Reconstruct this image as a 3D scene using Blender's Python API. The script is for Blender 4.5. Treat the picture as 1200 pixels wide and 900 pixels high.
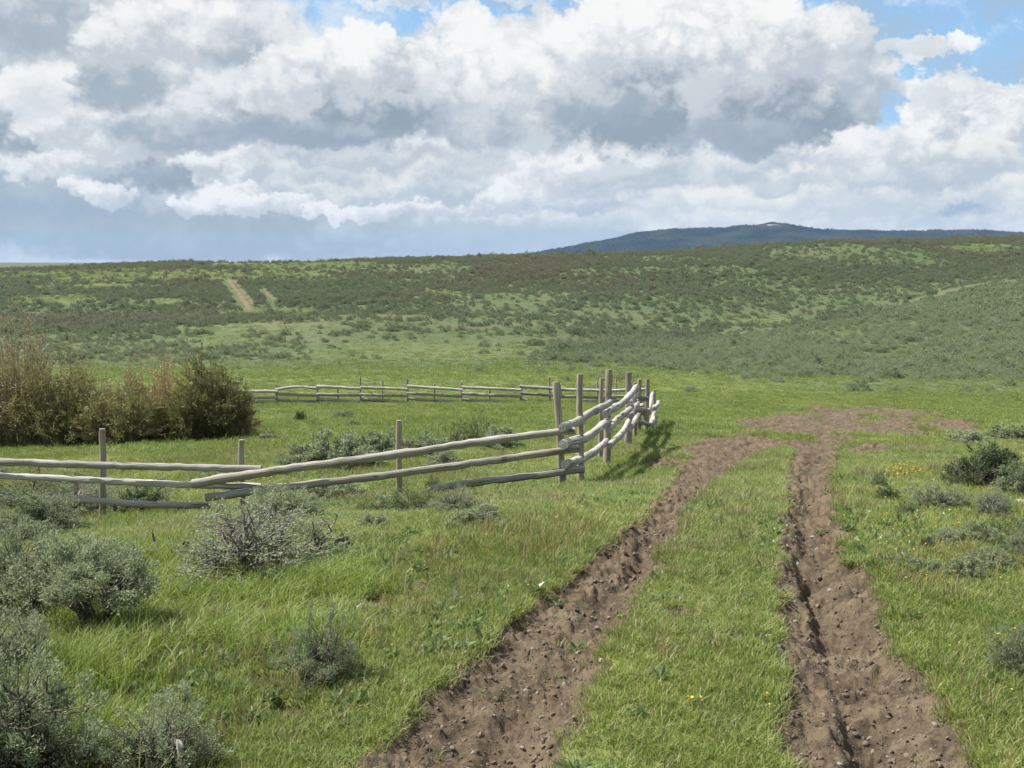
import bpy, math, random
import numpy as np
from math import radians, sin, cos, tan, atan, atan2, pi

R = math.radians
scene = bpy.context.scene
for o in list(bpy.data.objects):
    bpy.data.objects.remove(o)

# ------------------------------------------------------------------ camera
F = 1200.0                    # focal length in photo pixels (photo 1200 wide)
PITCH = atan(140.0 / F)
CAMZ = 2.2
cam_d = bpy.data.cameras.new('camera')
cam_d.sensor_width = 36.0
cam_d.lens = 36.0 * F / 1200.0
cam_d.clip_start = 0.05
cam_d.clip_end = 60000.0
cam = bpy.data.objects.new('camera', cam_d)
scene.collection.objects.link(cam)
cam.location = (0, 0, CAMZ)
cam.rotation_euler = (pi / 2 - PITCH, 0, 0)
scene.camera = cam

# ------------------------------------------------------------------ exposure / sampling
scene.view_settings.view_transform = 'Standard'
scene.view_settings.look = 'None'
scene.view_settings.gamma = 1.0
scene.view_settings.use_curve_mapping = False
EXPO = 1.05
scene.view_settings.exposure = EXPO
scene.render.engine = 'CYCLES'
cy = scene.cycles
cy.max_bounces = 5
cy.diffuse_bounces = 3
cy.glossy_bounces = 2
cy.transmission_bounces = 3
cy.volume_bounces = 0
cy.transparent_max_bounces = 8
cy.caustics_reflective = False
cy.caustics_refractive = False
cy.use_denoising = True
try:
    cy.denoiser = 'OPENIMAGEDENOISE'
    cy.denoising_input_passes = 'RGB_ALBEDO_NORMAL'
except Exception:
    pass

# ------------------------------------------------------------------ node helpers
class NT:
    def __init__(self, tree):
        self.t = tree; self.n = tree.nodes; self.l = tree.links
    def new(self, typ, **kw):
        nd = self.n.new(typ)
        for k, v in kw.items():
            setattr(nd, k, v)
        return nd
    def set(self, sock, v):
        if v is None: return
        if isinstance(v, bpy.types.NodeSocket): self.l.new(v, sock)
        elif isinstance(v, (tuple, list)) and len(v) == 3 and sock.type == 'RGBA': sock.default_value = (*v, 1.0)
        else: sock.default_value = v
    def math(self, op, a, b=None, c=None, clamp=False):
        nd = self.new('ShaderNodeMath', operation=op, use_clamp=clamp)
        self.set(nd.inputs[0], a); self.set(nd.inputs[1], b); self.set(nd.inputs[2], c)
        return nd.outputs[0]
    def vec(self, op, a, b=None, scale=None):
        nd = self.new('ShaderNodeVectorMath', operation=op)
        self.set(nd.inputs[0], a); self.set(nd.inputs[1], b)
        if scale is not None: self.set(nd.inputs['Scale'], scale)
        return nd.outputs['Value'] if op in ('LENGTH', 'DOT_PRODUCT', 'DISTANCE') else nd.outputs[0]
    def mapr(self, v, a, b, c=0.0, d=1.0, smooth=True):
        nd = self.new('ShaderNodeMapRange', clamp=True)
        nd.interpolation_type = 'SMOOTHSTEP' if smooth else 'LINEAR'
        for i, x in enumerate((v, a, b, c, d)): self.set(nd.inputs[i], x)
        return nd.outputs[0]
    def mix(self, f, a, b, blend='MIX'):
        nd = self.new('ShaderNodeMix', data_type='RGBA', blend_type=blend)
        self.set(nd.inputs[0], f); self.set(nd.inputs[6], a); self.set(nd.inputs[7], b)
        return nd.outputs[2]
    def mixf(self, f, a, b):
        nd = self.new('ShaderNodeMix', data_type='FLOAT')
        self.set(nd.inputs[0], f); self.set(nd.inputs[2], a); self.set(nd.inputs[3], b)
        return nd.outputs[0]
    def noise(self, vec, scale, detail=4, rough=0.55, dist=0.0, dim='3D'):
        nd = self.new('ShaderNodeTexNoise', noise_dimensions=dim)
        self.set(nd.inputs['Vector'], vec)
        nd.inputs['Scale'].default_value = scale; nd.inputs['Detail'].default_value = detail
        nd.inputs['Roughness'].default_value = rough; nd.inputs['Distortion'].default_value = dist
        return nd
    def comb(self, x, y, z):
        nd = self.new('ShaderNodeCombineXYZ')
        self.set(nd.inputs[0], x); self.set(nd.inputs[1], y); self.set(nd.inputs[2], z)
        return nd.outputs[0]
    def sep(self, v):
        nd = self.new('ShaderNodeSeparateXYZ'); self.set(nd.inputs[0], v); return nd.outputs
    def attr(self, name, kind='GEOMETRY'):
        return self.new('ShaderNodeAttribute', attribute_name=name, attribute_type=kind)

def material(name):
    m = bpy.data.materials.new(name); m.use_nodes = True
    m.node_tree.nodes.clear()
    g = NT(m.node_tree)
    out = g.new('ShaderNodeOutputMaterial')
    return m, g, out

# ------------------------------------------------------------------ pixel <-> world helpers (layout authoring)
def s_of(py):
    return np.tan(PITCH - np.arctan((450.0 - np.asarray(py, float)) / F))
def project(x, y, z):
    y = np.maximum(y, 1e-3)
    s = (CAMZ - z) / y; u = x / y
    dep = cos(PITCH) + s * sin(PITCH)
    return 600 + F * u / dep, 450 - F * (sin(PITCH) - s * cos(PITCH)) / dep
def P(px, py, Y):
    s = float(s_of(py)); dep = cos(PITCH) + s * sin(PITCH)
    return np.array([(px - 600) / F * dep * Y, Y, CAMZ - s * Y])

# ------------------------------------------------------------------ world: Nishita sky and layered cumulus
SUN_EL = 54.0
SUN_AZ = -74.0         # degrees from the view direction, negative = to the left
SKY_STR = 0.1
def build_world():
    w = bpy.data.worlds.new('World'); scene.world = w; w.use_nodes = True
    w.node_tree.nodes.clear(); g = NT(w.node_tree)
    out = g.new('ShaderNodeOutputWorld'); bg = g.new('ShaderNodeBackground')
    bg.inputs['Strength'].default_value = SKY_STR
    g.l.new(bg.outputs[0], out.inputs[0])
    sky = g.new('ShaderNodeTexSky', sky_type='NISHITA'); sky.sun_disc = False
    sky.sun_elevation = R(SUN_EL); sky.sun_rotation = R(SUN_AZ)
    sky.altitude = 1900; sky.air_density = 1.0; sky.dust_density = 0.6; sky.ozone_density = 1.0
    d = g.vec('NORMALIZE', g.new('ShaderNodeTexCoord').outputs['Generated'])
    X, Y, Z = g.sep(d)
    az = g.math('ARCTAN2', X, Y); el = g.math('ARCSINE', Z)
    A = g.math('MULTIPLY', az, F); E = g.math('MULTIPLY', el, F)
    # turbulent warp of the cloud field
    dv = g.vec('MULTIPLY', d, (1.0, 1.0, 1.15))
    n1 = g.noise(dv, 7.0, 8, 0.60)
    n2 = g.noise(dv, 28.0, 9, 0.66)
    w1 = g.vec('SUBTRACT', n1.outputs['Color'], (0.5, 0.5, 0.5))
    w2 = g.vec('SUBTRACT', n2.outputs['Color'], (0.5, 0.5, 0.5))
    wv = g.vec('ADD', g.vec('SCALE', w1, scale=115.0), g.vec('SCALE', w2, scale=58.0))
    base = g.comb(A, E, 0.0)
    Pw = g.vec('ADD', base, g.vec('MULTIPLY', wv, (1, 0.75, 0)))
    Ps = g.vec('ADD', base, g.vec('MULTIPLY', g.vec('ADD', g.vec('SCALE', w1, scale=34.0), g.vec('SCALE', w2, scale=62.0)), (1, 0.8, 0)))
    # billows: rounded lumps with creases
    bl = None
    for sc, am in ((15.0, 0.5), (33.0, 0.3), (70.0, 0.2)):
        nn = g.noise(g.vec('ADD', dv, g.vec('SCALE', w2, scale=0.03)), sc, 1.5, 0.5)
        a = g.math('ABSOLUTE', g.math('MULTIPLY_ADD', nn.outputs[0], 2.0, -1.0))
        a = g.math('MULTIPLY', a, am * 3.0)
        bl = a if bl is None else g.math('ADD', bl, a)
    fine = g.noise(dv, 40.0, 7, 0.66).outputs[0]
    soft = g.noise(dv, 5.0, 7, 0.62).outputs[0]

    k = 1.0 / (SKY_STR * 2 ** EXPO)
    def lin(c):
        return tuple((x / 12.92 if x <= 0.04045 else ((x + 0.055) / 1.055) ** 2.4) * k for x in (v / 255.0 for v in c))
    # clear blue
    col = g.mix(0.65, sky.outputs[0], lin((146, 194, 232)))
    hz = g.mapr(E, 0.0, 130.0, 1.0, 0.0)
    # cloud deck everywhere except openings
    deck_c = g.mix(g.mapr(soft, 0.38, 0.62), lin((184, 196, 206)), lin((238, 240, 240)))
    deck_c = g.mix(g.math('MULTIPLY', g.mapr(fine, 0.35, 0.7), 0.35), deck_c, lin((246, 247, 246)))
    def ang(px, py):
        s = float(s_of(py)); dep = cos(PITCH) + s * sin(PITCH); u = (px - 600) / F * dep
        return atan(u) * F, atan(-s / math.hypot(1, u)) * F
    def ell(cx, cy_, rx, ry, src=None):
        a0, e0 = ang(cx, cy_); a1, _ = ang(cx + rx, cy_); a2, _ = ang(cx - rx, cy_)
        _, e1 = ang(cx, cy_ - ry); _, e2 = ang(cx, cy_ + ry)
        q = g.vec('MULTIPLY', g.vec('SUBTRACT', src or Pw, (a0, e0, 0)), (2 / (a1 - a2), 2 / (e1 - e2), 0))
        return q, g.vec('LENGTH', q)
    open_ = None
    for (cx, cy_, rx, ry) in ((500, -16, 195, 66), (1110, -10, 265, 104), (1200, 95, 165, 100), (1030, 70, 80, 80), (620, -40, 120, 50), (1500, 60, 260, 130), (-300, 40, 200, 60)):
        _, l = ell(cx, cy_, rx, ry)
        a = g.mapr(g.math('ADD', l, g.math('MULTIPLY', g.math('SUBTRACT', fine, 0.5), 0.5)), 0.8, 1.12, 1.0, 0.0)
        open_ = a if open_ is None else g.math('MAXIMUM', open_, a)
    # generic broken sky high overhead and behind
    gen = g.mapr(soft, 0.50, 0.60, 0.0, 1.0)
    far_out = g.math('MAXIMUM', g.mapr(g.math('ABSOLUTE', az), 0.62, 0.9), g.mapr(el, 0.42, 0.62))
    open_ = g.math('MAXIMUM', open_, g.math('MULTIPLY', gen, far_out))
    col = g.mix(g.math('SUBTRACT', 1.0, open_), col, deck_c)

    # puffs, back to front: cx, cy, rx, ry, dark colour, light colour, softness, strength, terminator shift
    W = (251, 251, 249); G1 = (163, 177, 187); G2 = (146, 161, 173); G3 = (192, 203, 209); CR = (243, 244, 238)
    puffs = [
        # blue-grey band low over the plain, thinning to the right
        (250, 275, 520, 52, (167, 180, 181), (181, 192, 193), 0.45, 0.95, 0.0),
        (640, 280, 330, 34, (184, 198, 203), (200, 210, 213), 0.6, 0.8, 0.0),
        (60, 225, 190, 45, (160, 177, 190), (178, 192, 201), 0.5, 0.85, 0.0),
        (1000, 250, 330, 46, (214, 222, 225), CR, 0.6, 0.9, 0.3),
        (470, 215, 240, 40, (190, 200, 208), CR, 0.5, 0.8, 0.3),
        (1130, 225, 140, 48, (196, 207, 214), CR, 0.35, 0.85, 0.25),
        (990, 225, 120, 34, (205, 213, 218), CR, 0.35, 0.85, 0.25),
        # low white heaps
        (95, 222, 30, 15, (200, 210, 216), W, 0.3, 0.9, 0.3),
        (130, 230, 34, 20, (200, 210, 216), W, 0.24, 0.95, 0.35),
        (270, 222, 40, 16, (198, 208, 214), W, 0.3, 0.95, 0.35),
        (212, 240, 26, 17, (205, 213, 219), W, 0.22, 0.95, 0.45),
        (250, 238, 34, 18, (203, 212, 218), W, 0.2, 0.95, 0.4),
        (295, 243, 34, 14, (205, 213, 219), W, 0.2, 0.95, 0.45),
        (335, 238, 40, 17, (203, 212, 218), W, 0.22, 0.95, 0.4),
        (372, 249, 24, 9, (205, 213, 219), W, 0.26, 0.9, 0.4),
        (415, 254, 34, 9, (208, 215, 220), W, 0.3, 0.9, 0.45),
        (455, 247, 40, 13, (208, 215, 220), W, 0.3, 0.9, 0.4),
        (505, 240, 34, 10, (208, 215, 220), W, 0.35, 0.85, 0.35),
        (570, 236, 36, 16, (203, 211, 217), W, 0.2, 0.95, 0.45),
        (615, 230, 40, 26, (203, 211, 217), W, 0.2, 0.95, 0.4),
        (650, 205, 60, 34, (205, 212, 217), W, 0.25, 0.9, 0.3),
        (740, 212, 95, 20, (186, 197, 206), (222, 227, 229), 0.4, 0.85, 0.1),
        (690, 236, 100, 13, (180, 194, 206), (208, 216, 222), 0.5, 0.8, 0.0),
        (850, 232, 120, 18, (210, 217, 221), CR, 0.4, 0.8, 0.2),
        # mid grey shelf, left
        (180, 185, 110, 34, G2, (196, 204, 211), 0.35, 0.9, 0.0),
        (270, 190, 72, 24, (196, 204, 210), W, 0.22, 0.95, 0.3),
        (60, 185, 95, 30, (210, 216, 220), W, 0.25, 0.95, 0.3),
        (15, 155, 50, 30, G2, G3, 0.4, 0.9, 0.0),
        (110, 150, 110, 34, (200, 208, 213), W, 0.3, 0.9, 0.2),
        (190, 145, 95, 26, G1, (205, 211, 216), 0.4, 0.9, 0.0),
        (100, 95, 130, 38, G1, (222, 227, 229), 0.4, 0.9, -0.1),
        (40, 105, 70, 44, (222, 227, 229), W, 0.3, 0.9, 0.3),
        (60, 20, 110, 50, (170, 182, 193), (212, 218, 223), 0.4, 0.9, -0.2),
        (210, 45, 130, 52, (196, 204, 211), W, 0.35, 0.9, 0.1),
        (275, 55, 50, 32, G1, (205, 211, 216), 0.4, 0.7, -0.1),
        # central cumulus with dark belly
        (600, 100, 150, 95, (206, 213, 218), W, 0.22, 0.98, 0.35),
        (425, 78, 105, 50, (192, 201, 209), W, 0.2, 0.98, 0.25),
        (520, 130, 120, 42, (196, 204, 211), (238, 240, 240), 0.35, 0.9, 0.1),
        (395, 130, 150, 52, G2, (206, 212, 217), 0.35, 0.95, -0.05),
        (330, 95, 60, 50, (206, 212, 217), W, 0.25, 0.9, 0.2),
        (330, 152, 150, 22, (160, 173, 187), (186, 196, 205), 0.45, 0.9, 0.0),
        (560, 150, 70, 30, G1, (210, 216, 220), 0.4, 0.8, 0.0),
        (430, 182, 180, 14, (186, 196, 205), (220, 225, 227), 0.5, 0.8, 0.0),
        # great cumulus, right of centre
        (780, 30, 160, 62, (214, 220, 224), W, 0.14, 1.0, 0.45),
        (690, 70, 90, 70, (206, 213, 218), W, 0.16, 1.0, 0.35),
        (960, 95, 105, 80, (184, 194, 204), (240, 242, 242), 0.14, 1.0, 0.2),
        (880, 70, 120, 70, (196, 204, 211), W, 0.22, 0.95, 0.2),
        (760, 130, 140, 52, G2, (214, 219, 223), 0.35, 0.95, -0.15),
        (900, 140, 130, 52, G2, (206, 212, 217), 0.35, 0.95, -0.1),
        (860, 165, 100, 26, (163, 175, 189), (178, 189, 200), 0.45, 0.9, 0.0),
        (700, 120, 70, 34, G1, (205, 211, 216), 0.4, 0.85, -0.1),
        # far right heaps
        (1120, 140, 70, 62, (196, 205, 212), W, 0.14, 1.0, 0.25),
        (1190, 140, 60, 46, (190, 200, 208), W, 0.14, 1.0, 0.25),
        (1030, 180, 90, 40, (206, 213, 218), W, 0.3, 0.95, 0.2),
        (1130, 190, 110, 30, (190, 200, 209), CR, 0.35, 0.9, 0.1),
        (150, 200, 70, 14, (164, 179, 190), (182, 194, 202), 0.5, 0.75, 0.0),
        (520, 222, 60, 12, (184, 197, 206), (206, 215, 220), 0.5, 0.7, 0.0),
        (1090, 215, 60, 12, (180, 193, 202), (204, 213, 218), 0.5, 0.75, 0.0),
        (925, 215, 70, 10, (184, 197, 205), (206, 215, 219), 0.5, 0.7, 0.0),
        (380, 205, 60, 12, (178, 191, 200), (200, 210, 215), 0.5, 0.7, 0.0),
        (1120, 245, 36, 8, (150, 176, 200), (170, 190, 208), 0.5, 0.7, 0.0),
        (735, 200, 80, 15, (178, 191, 200), (208, 216, 220), 0.5, 0.7, 0.0),
        (860, 208, 60, 13, (186, 198, 206), (214, 221, 224), 0.5, 0.65, 0.0),
        (1020, 214, 46, 12, (184, 197, 205), (214, 221, 224), 0.5, 0.65, 0.0),
        (545, 200, 60, 14, (180, 193, 201), (212, 219, 222), 0.5, 0.6, 0.0),
        (1085, 52, 72, 13, (232, 238, 242), (250, 251, 251), 0.25, 0.98, 0.4),
        (460, 3, 60, 9, (225, 233, 240), W, 0.5, 0.8, 0.3),
        (600, 2, 30, 7, (225, 233, 240), W, 0.5, 0.7, 0.3),
    ]
    bj = g.math('SUBTRACT', bl, 0.62)
    fj = g.math('SUBTRACT', fine, 0.5)
    Pc = Pw
    for ip, (cx, cy_, rx, ry, cd, cl, so, st, ts) in enumerate(puffs):
        if ip % 4 == 0:      # evaluate the heaps one after the other (keeps the shader stack small)
            tiny = g.vec('SCALE', col, scale=1e-7)
            Pc = g.vec('ADD', Pw, tiny); Pd = g.vec('ADD', Ps, tiny)
        q, l = ell(cx, cy_, rx, ry, Pd if rx < 75 else Pc)
        le = g.math('ADD', g.math('MULTIPLY_ADD', bj, -0.42, l), g.math('MULTIPLY', fj, 0.35))
        so *= 0.62 if cl[0] > 240 else 0.9; al = g.mapr(le, 1.0 - so, 1.0 + so * 0.5, st, 0.0)
        qx, qy, _ = g.sep(q)
        sh = g.math('ADD', g.math('MULTIPLY_ADD', qx, -0.25, qy), g.math('MULTIPLY', bj, 1.35))
        sh = g.math('ADD', sh, g.math('MULTIPLY_ADD', fj, 1.9, ts))
        c = g.mix(g.mapr(sh, -0.75, 0.75), lin(cd), lin(cl))
        col = g.mix(al, col, c)
    mot = g.noise(g.vec('ADD', dv, g.vec('SCALE', w2, scale=0.05)), 17.0, 7, 0.6).outputs[0]
    col = g.mix(g.math('MULTIPLY', g.math('MULTIPLY', g.mapr(mot, 0.56, 0.40), 0.45), open_), col, lin((176, 190, 200)))
    col = g.mix(g.math('MULTIPLY', g.math('MULTIPLY', g.mapr(mot, 0.52, 0.68), 0.55), g.math('MULTIPLY', open_, g.mapr(E, 40.0, 90.0))), col, lin((250, 250, 246)))
    # pale slit right on the horizon at the far left, haze low down
    col = g.mix(g.math('MULTIPLY', g.mapr(E, -4.0, 60.0, 0.35, 0.0), g.mapr(az, -0.1, 0.3)), col, lin((214, 222, 228)))
    slit = g.math('MULTIPLY', g.mapr(E, 2.0, 7.0, 1.0, 0.0), g.mapr(az, -0.42, -0.2, 0.75, 0.0))
    col = g.mix(slit, col, lin((226, 232, 236)))
    g.l.new(col, bg.inputs['Color'])
    w.cycles.sampling_method = 'MANUAL'
    w.cycles.sample_map_resolution = 512
build_world()

sun_d = bpy.data.lights.new('sun', 'SUN'); sun_d.energy = 4.8; sun_d.angle = R(0.9); sun_d.color = (1.0, 0.955, 0.88)
sun = bpy.data.objects.new('sun', sun_d); scene.collection.objects.link(sun)
_sd = np.array([sin(R(SUN_AZ)) * cos(R(SUN_EL)), cos(R(SUN_AZ)) * cos(R(SUN_EL)), sin(R(SUN_EL))])
import mathutils
sun.rotation_euler = mathutils.Vector(_sd).to_track_quat('Z', 'Y').to_euler()
sun.location = (-30, 20, 60)
import os
SKY_ONLY = bool(os.environ.get('SKYONLY'))

# ------------------------------------------------------------------ numpy noise
def _hash(ix, iy, seed):
    h = (ix.astype(np.int64) * 374761393 + iy.astype(np.int64) * 668265263 + seed * 974711) & 0xFFFFFFFF
    h = ((h ^ (h >> 13)) * 1274126177) & 0xFFFFFFFF
    return ((h ^ (h >> 16)) & 0xFFFFFF) / float(0xFFFFFF)
def vnoise(x, y, seed=0):
    ix = np.floor(x); iy = np.floor(y); fx = x - ix; fy = y - iy
    fx = fx * fx * fx * (fx * (fx * 6 - 15) + 10); fy = fy * fy * fy * (fy * (fy * 6 - 15) + 10)
    ix = ix.astype(np.int64); iy = iy.astype(np.int64)
    a = _hash(ix, iy, seed); b = _hash(ix + 1, iy, seed); c = _hash(ix, iy + 1, seed); e = _hash(ix + 1, iy + 1, seed)
    return (a * (1 - fx) + b * fx) * (1 - fy) + (c * (1 - fx) + e * fx) * fy - 0.5
def fbm(x, y, octv=4, seed=0, gain=0.5):
    t = np.zeros_like(x, dtype=float); a = 1.0; f = 1.0; n = 0.0
    for i in range(octv):
        c, s = cos(i * 0.7), sin(i * 0.7)
        t += a * vnoise((x * c - y * s) * f + i * 17.3, (x * s + y * c) * f - i * 9.1, seed + i); n += a
        a *= gain; f *= 2.03
    return t / n * 2.0          # about -1..1
def sstep(a, b, x):
    t = np.clip((x - a) / (b - a), 0, 1); return t * t * (3 - 2 * t)

# ------------------------------------------------------------------ terrain
YR = np.array([1.0, 2.5, 4.5, 6.5, 10, 14, 18, 25, 33, 45, 60, 75, 95, 115, 150, 175, 200, 230, 260, 290, 330, 420, 520, 700, 1200, 2500, 5000, 9000, 16000.])
COLS = np.array([-500, 0, 200, 400, 600, 800, 1000, 1200, 1700.])
NEAR = {  # drop below the eye (m) for the first 13 rows
 0:    [2.2, 2.2, 2.25, 2.42, 3.0, 3.9, 4.65, 5.4, 6.0, 7.1, 8.2, 9.2, 10.3],
 600:  [2.17, 2.17, 2.2, 2.27, 2.52, 3.24, 3.98, 4.72, 5.38, 6.7, 8.1, 9.1, 10.2],
 1200: [2.1, 2.1, 2.15, 2.2, 2.4, 2.9, 3.6, 4.6, 5.4, 6.8, 8.1, 9.1, 9.9]}
FARPY = {  # picture row of the ground for the rows from 115 m on
 -500: [437, 412, 395, 382, 374, 355, 346, 332, 320, 317, 318, 316, 312, 310, 309, 309],
 0: [435, 410, 392, 377, 371, 352, 344, 331, 320, 316.5, 318, 316, 312, 309, 308, 308],
 200: [433, 406, 388, 373, 370, 350, 342, 326, 312, 309, 312, 313, 311, 309, 308, 308],
 400: [431, 403, 377, 370, 369, 349, 340, 321, 306, 308, 309, 312, 311, 309, 308, 308],
 600: [428, 401, 380, 371, 367, 346, 337, 318, 302, 304, 306, 310, 310, 309, 308, 308],
 800: [426, 405, 409, 396, 374, 348, 334, 312, 295, 297, 301, 308, 310, 309, 308, 308],
 1000: [423, 396, 378, 369, 371, 357, 339, 313, 284, 285, 292, 304, 310, 309, 308, 308],
 1200: [420, 390, 368, 348, 333, 325, 329, 320, 292, 278, 280, 300, 310, 309, 308, 308],
 1700: [418, 385, 362, 341, 326, 318, 321, 312, 285, 268, 276, 300, 310, 309, 308, 308]}
def _pchip(xk, yk, x):
    h = np.diff(xk); dl = np.diff(yk) / h; m = np.zeros_like(yk)
    m[0] = dl[0]; m[-1] = dl[-1]
    for i in range(1, len(yk) - 1):
        if dl[i - 1] * dl[i] > 0:
            w1 = 2 * h[i] + h[i - 1]; w2 = h[i] + 2 * h[i - 1]
            m[i] = (w1 + w2) / (w1 / dl[i - 1] + w2 / dl[i])
    i = np.clip(np.searchsorted(xk, x) - 1, 0, len(xk) - 2)
    t = (x - xk[i]) / h[i]; t2 = t * t; t3 = t2 * t
    return (2*t3-3*t2+1)*yk[i] + (t3-2*t2+t)*h[i]*m[i] + (-2*t3+3*t2)*yk[i+1] + (t3-t2)*h[i]*m[i+1]
_LY = np.linspace(math.log(YR[0]), math.log(YR[-1]), 1200)
_TAB = []
for c in COLS:
    cc = min(max(c, 0), 1200)
    nk = np.array([np.interp(cc, [0, 600, 1200], [NEAR[0][i], NEAR[600][i], NEAR[1200][i]]) for i in range(13)])
    s = list(nk / YR[:13]) + list(s_of(np.array(FARPY[int(c)])))
    # interpolate the drop itself near, the slope-to-eye far: blend in D/Y against log Y
    _TAB.append(_pchip(np.log(YR), np.array(s), _LY))
_TAB = np.array(_TAB)
_CA = np.arctan((COLS - 600) / F)
def ground_base(x, y):
    x = np.asarray(x, float); y = np.asarray(y, float)
    r = np.hypot(x, y); a = np.clip(np.arctan2(x, y), _CA[0], _CA[-1])
    Yp = np.maximum(r * np.cos(a), 1.0)
    ly = np.clip((np.log(Yp) - _LY[0]) / (_LY[-1] - _LY[0]) * (len(_LY) - 1), 0, len(_LY) - 1.001)
    j = ly.astype(int); fj = ly - j
    i = np.clip(np.searchsorted(_CA, a) - 1, 0, len(_CA) - 2)
    t = (a - _CA[i]) / (_CA[i + 1] - _CA[i])
    def val(ii):
        ii = np.clip(ii, 0, len(_CA) - 1)
        return _TAB[ii, j] * (1 - fj) + _TAB[ii, j + 1] * fj
    p0, p1, p2, p3 = val(i - 1), val(i), val(i + 1), val(i + 2)
    m1 = (p2 - p0) * 0.5; m2 = (p3 - p1) * 0.5; t2 = t * t; t3 = t2 * t
    s = (2*t3-3*t2+1)*p1 + (t3-2*t2+t)*m1 + (-2*t3+3*t2)*p2 + (t3-t2)*m2
    return CAMZ - s * Yp
def ground_z(x, y):
    x = np.asarray(x, float); y = np.asarray(y, float)
    z = ground_base(x, y); r = np.hypot(x, y)
    z = z + 0.035 * fbm(x * 0.9, y * 0.9, 4, 3)
    z = z + 0.22 * sstep(12, 40, r) * fbm(x * 0.11, y * 0.11, 3, 7)
    z = z + 1.0 * sstep(70, 250, r) * fbm(x * 0.028, y * 0.028, 4, 11) * (1 - 0.4 * sstep(300, 430, r))
    z = z + 5.0 * sstep(700, 3000, r) * fbm(x * 0.0016, y * 0.0016, 3, 13)
    return z
def pick(px, py):
    """point of the ground seen at photo pixel (px, py)"""
    ys = np.exp(np.linspace(math.log(2.0), math.log(3000.0), 2600))
    s = float(s_of(py)); dep = cos(PITCH) + s * sin(PITCH); u = (px - 600) / F * dep
    gz = ground_z(u * ys, ys); rz = CAMZ - s * ys
    b = np.nonzero(rz <= gz)[0]
    k = b[0] if len(b) else len(ys) - 1
    return np.array([u * ys[k], ys[k], gz[k]])

# wheel ruts: photo rows -> left / right edge columns
RY = np.array([505, 525, 545, 570, 600, 650, 700, 750, 800, 850, 900, 1400.])
LL = np.array([868, 822, 800, 778, 752, 700, 634, 580, 524, 476, 430, -30.])
LR = np.array([915, 898, 868, 838, 812, 788, 757, 728, 703, 680, 655, 430.])
RL = np.array([935, 930, 921, 915, 912, 909, 908, 908, 909, 911, 914, 945.])
RR = np.array([990, 985, 981, 980, 985, 1000, 1022, 1052, 1082, 1114, 1150, 1530.])
BARE = [  # cx, cy, rx, ry of bare patches in photo pixels
 (985, 496, 132, 20), (905, 500, 52, 11), (1055, 496, 70, 19), (875, 522, 60, 9), (835, 530, 40, 9), (952, 513, 52, 17), (1020, 527, 30, 5),
 (800, 767, 30, 10), (795, 722, 22, 7), (440, 708, 34, 8), (488, 690, 28, 6), (780, 545, 25, 6), (1120, 500, 40, 8),
 (72, 855, 22, 6), (110, 845, 14, 4), (575, 790, 16, 6), (700, 590, 18, 3), (845, 680, 14, 5), (330, 838, 34, 8), (300, 802, 26, 6), (235, 772, 22, 5), (560, 700, 20, 5), (1090, 720, 20, 5), (770, 640, 20, 5), (860, 750, 16, 6), (720, 820, 18, 5)]
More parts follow.
